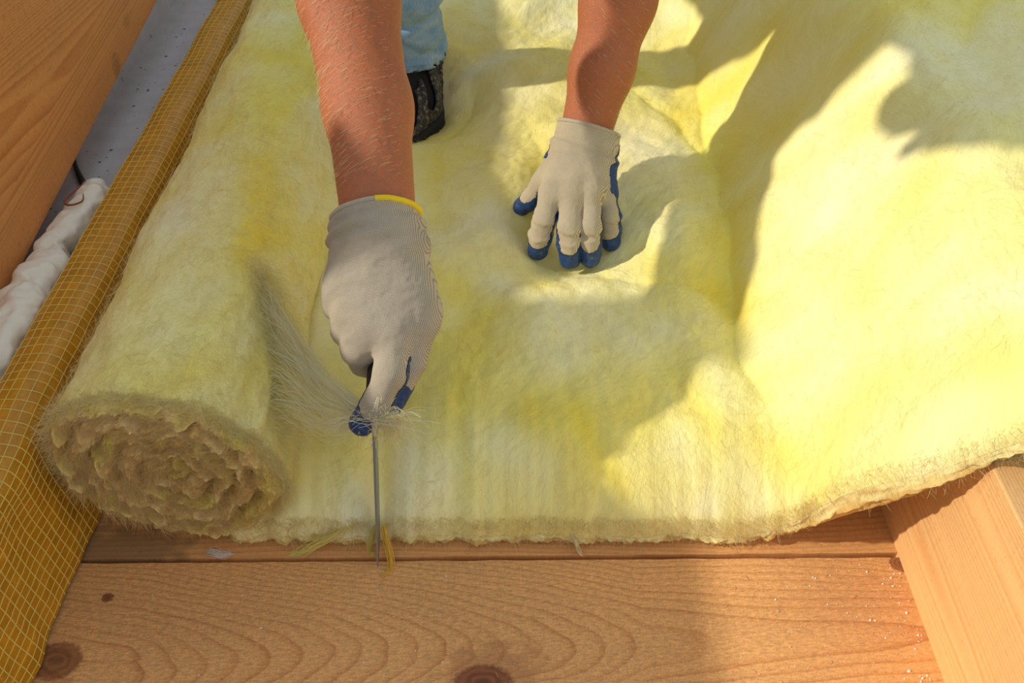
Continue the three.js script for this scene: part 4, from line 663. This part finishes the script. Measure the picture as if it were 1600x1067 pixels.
/* ------------------------------------------------------------------ wool pulled from the roll to the knife, tufts and dust */
{
  const R = rng(303), G = () => (R() + R() + R() - 1.5) / 1.5;
  const strandMat = new THREE.MeshPhysicalMaterial({ color: new THREE.Color().setRGB(1.0, 0.92, 0.52), roughness: 1, transmission: 0.45, thickness: 0 });
  const paleMat = new THREE.MeshPhysicalMaterial({ color: new THREE.Color().setRGB(1.0, 0.97, 0.76), roughness: 1, transmission: 0.45, thickness: 0 });
  const start = (k) => { const th = mix(0.95, 0.25, k) + 0.15 * G(), z = mix(-0.760, -0.575, k) + 0.012 * G(), r = rollR(th, z) - 0.001; return [RC[0] + r * cos(th), RC[1] + r * sin(th), z]; };
  const a = [], b = [];
  for (let i = 0; i < 320; i++) {
    const k = clamp(R() * 0.9 + 0.1 * G()), s = start(k), e = reach([-0.130 + 0.010 * G(), 0.196 + 0.012 * G() - 0.012 * k, -0.548 + 0.006 * G()]), over = reach([-0.128 + 0.018 * G(), 0.205 + 0.010 * G() - 0.02 * k, -0.545 + 0.006 * R()]);
    const sag = 0.022 * R(), w = 0.010, pm = V.add(V.lerp(s, e, 0.14), [w * G(), w * G() + 0.004, w * G()]), pn = V.add(V.lerp(s, e, 0.47), [1.4 * w * G(), w * G() - sag, w * G() + 0.006]), p1 = V.add(V.lerp(s, e, 0.3), [1.4 * w * G(), w * G() - sag * 0.8 + 0.010, w * G() + 0.006]), p2 = V.add(V.lerp(s, e, 0.62), [w * G(), w * G() - sag, w * G() + 0.008]);
    const full = R() < 0.62, pts = full ? [s, pm, p1, pn, p2, e, over] : R() < 0.5 ? [s, pm, p1, pn] : [p1, pn, p2, e]; (R() < 0.5 ? a : b).push(tube(pts, 0.00012 + 0.00014 * R(), 20, 3));
  }
  for (let i = 0; i < 420; i++) {                                   // wound round the finger tip and trailing away from it
    const c = reach([-0.122 + 0.014 * G(), 0.196 + 0.012 * G(), -0.541 + 0.008 * G()]), t = R() * 6.28, L = 0.012 + 0.030 * R() * R(), right = R() < 0.45, dx = right ? abs(cos(t)) : cos(t), dy = sin(t) * 0.7 - 0.2;
    const q = [c, V.add(c, [dx * L * 0.5, dy * L * 0.4, 0.004 * G()]), V.add(c, [dx * L + 0.006 * G(), dy * L - 0.004 * R(), -0.004 + 0.008 * G()]), V.add(c, [dx * L * 1.3 + 0.010 * G(), dy * L * 1.4 - 0.006, 0.010 * G()])]; (R() < 0.7 ? a : b).push(tube(q, 0.00012 + 0.00014 * R(), 10, 3));
  }
  for (let i = 0; i < 26; i++) {                                    // one thicker wisp over the finger
    const o = [0.003 * G(), 0.002 * G(), 0.002 * G()], q = [[-0.1195, 0.222, -0.545], [-0.1235, 0.206, -0.541], [-0.1255, 0.190, -0.538], [-0.1265, 0.178, -0.537]].map((p, k) => V.add(reach(p), V.mul(o, [0.4, 1, 1, 0.3][k]))); b.push(tube(q, 0.0004, 10, 3));
  }
  part('pulled_strand', mergeGeometries(a), strandMat, blanket, { kind: 'stuff', label: 'wool strands stretched from the roll to the knife' });
  part('pulled_strand', mergeGeometries(b), paleMat, blanket, { kind: 'stuff', label: 'pale wool strands stretched from the roll to the knife' });
  // loosened fluff where the strands leave the roll
  SC.scatter('loose_fluff', blanket, 2000, SC.pale, (Q) => {
    const k = Q(), g = () => (Q() + Q() + Q() - 1.5) / 1.5, th = mix(1.0, 0.1, k) + 0.30 * g(), z = mix(-0.775, -0.57, k) + 0.03 * g(), r = rollR(th, z) + 0.012 * Q() * Q(), at = [RC[0] + r * cos(th), RC[1] + r * sin(th), z];
    return { at, dir: [0.10 + 0.10 * g(), 0.10 * g() + (0.03 - 0.06 * k), mix(0.12, 0.02, k) + 0.14 * g()], length: 0.014 + 0.026 * Q(), curl: 1 };
  }, 0.00013, 71);
}
const tuft = (label, pathPts, n, width, colour, seed, r = 0.0003) => {
  const R = rng(seed), G = () => (R() + R() + R() - 1.5) / 1.5, parts = [], t = thing('wool_tuft', label, 'tuft', pathPts[0]);
  for (let i = 0; i < n; i++) { const o = [width * G(), 0, width * G()], u0 = R() * 0.3, cut = pathPts.length; parts.push(tube(pathPts.map((p, k) => { const f = k / (cut - 1), s = sin(PI * (0.15 + 0.75 * f)); return [p[0] + o[0] * s + width * 0.4 * G(), max(p[1] + width * 0.5 * G() * s, 0.0005 + r), p[2] + o[2] * s + width * 0.4 * G()]; }), (q) => r * (1 - 0.5 * q), 9, 3)); }
  part('fibre', mergeGeometries(parts), new THREE.MeshStandardMaterial({ color: new THREE.Color().setRGB(...colour), roughness: 0.95 }), t, { kind: 'stuff' });
};
tuft('deep yellow curl of wool hanging over the joint beside the knife point', [[-0.1340, 0.030, -0.541], [-0.1300, 0.018, -0.527], [-0.1260, 0.006, -0.518], [-0.1270, 0.002, -0.505], [-0.1340, 0.002, -0.500]], 30, 0.0065, [0.86, 0.52, 0.06], 401, 0.0003);
tuft('olive yellow lock of wool behind the knife point', [[-0.142, 0.026, -0.545], [-0.147, 0.014, -0.534], [-0.149, 0.005, -0.527], [-0.143, 0.004, -0.523]], 26, 0.006, [0.78, 0.64, 0.14], 402, 0.0003);
tuft('white fluff caught on the plank joint below the roll', [[-0.318, 0.002, -0.530], [-0.310, 0.004, -0.526], [-0.302, 0.003, -0.524], [-0.294, 0.002, -0.527]], 40, 0.008, [0.92, 0.87, 0.76], 403, 0.00018);
tuft('long yellow wisp of wool splaying over the back plank near the knife', [[-0.165, 0.030, -0.546], [-0.185, 0.022, -0.538], [-0.205, 0.010, -0.534], [-0.222, 0.003, -0.529], [-0.232, 0.001, -0.526]], 34, 0.009, [0.93, 0.78, 0.22], 404, 0.00035);
tuft('pale wisp of wool sticking out from the middle of the torn edge', [[0.060, 0.020, -0.543], [0.066, 0.014, -0.534], [0.070, 0.005, -0.527], [0.073, 0.002, -0.524]], 34, 0.003, [0.88, 0.74, 0.40], 405, 0.0003);
{
  const R = rng(505), g1 = [], g2 = [], t = thing('sawdust', 'white crumbs and pale sawdust scattered over the front plank near the sunlit joist', 'sawdust', [0.2, 0, -0.47], { kind: 'stuff' });
  const speck = (x, z, s, list) => { const g = new THREE.DodecahedronGeometry(s, 0), m = new THREE.Matrix4().makeRotationFromEuler(new THREE.Euler(R() * 6, R() * 6, R() * 6)); g.scale(1, 0.6, 0.7 + 0.6 * R()); g.applyMatrix4(m); g.translate(x, s * 0.4, z); list.push(g); };
  for (let i = 0; i < 170; i++) { const near = R() < 0.65, x = near ? 0.40 - 0.16 * R() * R() : mix(-0.40, 0.39, R()), z = near ? mix(-0.515, -0.38, R()) : mix(-0.512, -0.36, R()); speck(x, z, 0.0005 + 0.0012 * R() * R(), R() < 0.55 ? g1 : g2); }
  for (let i = 0; i < 60; i++) { const x = mix(-0.40, 0.39, R()), z = mix(-0.510, -0.37, R()), a = R() * 3, L = 0.002 + 0.004 * R(); g2.push(tube([[x, 0.0007, z], [x + cos(a) * L, 0.0012, z + sin(a) * L * 0.6], [x + cos(a) * 2 * L, 0.0006, z + sin(a + 0.4) * 1.2 * L]], 0.0003, 4, 3).toNonIndexed()); }
  part('crumbs', mergeGeometries(g1), new THREE.MeshStandardMaterial({ color: 0xf2ede2, roughness: 0.9 }), t, { kind: 'stuff' });
  part('shavings', mergeGeometries(g2), new THREE.MeshStandardMaterial({ color: 0xe3b878, roughness: 0.9 }), t, { kind: 'stuff' });
}
renderer.render(scene, camera);
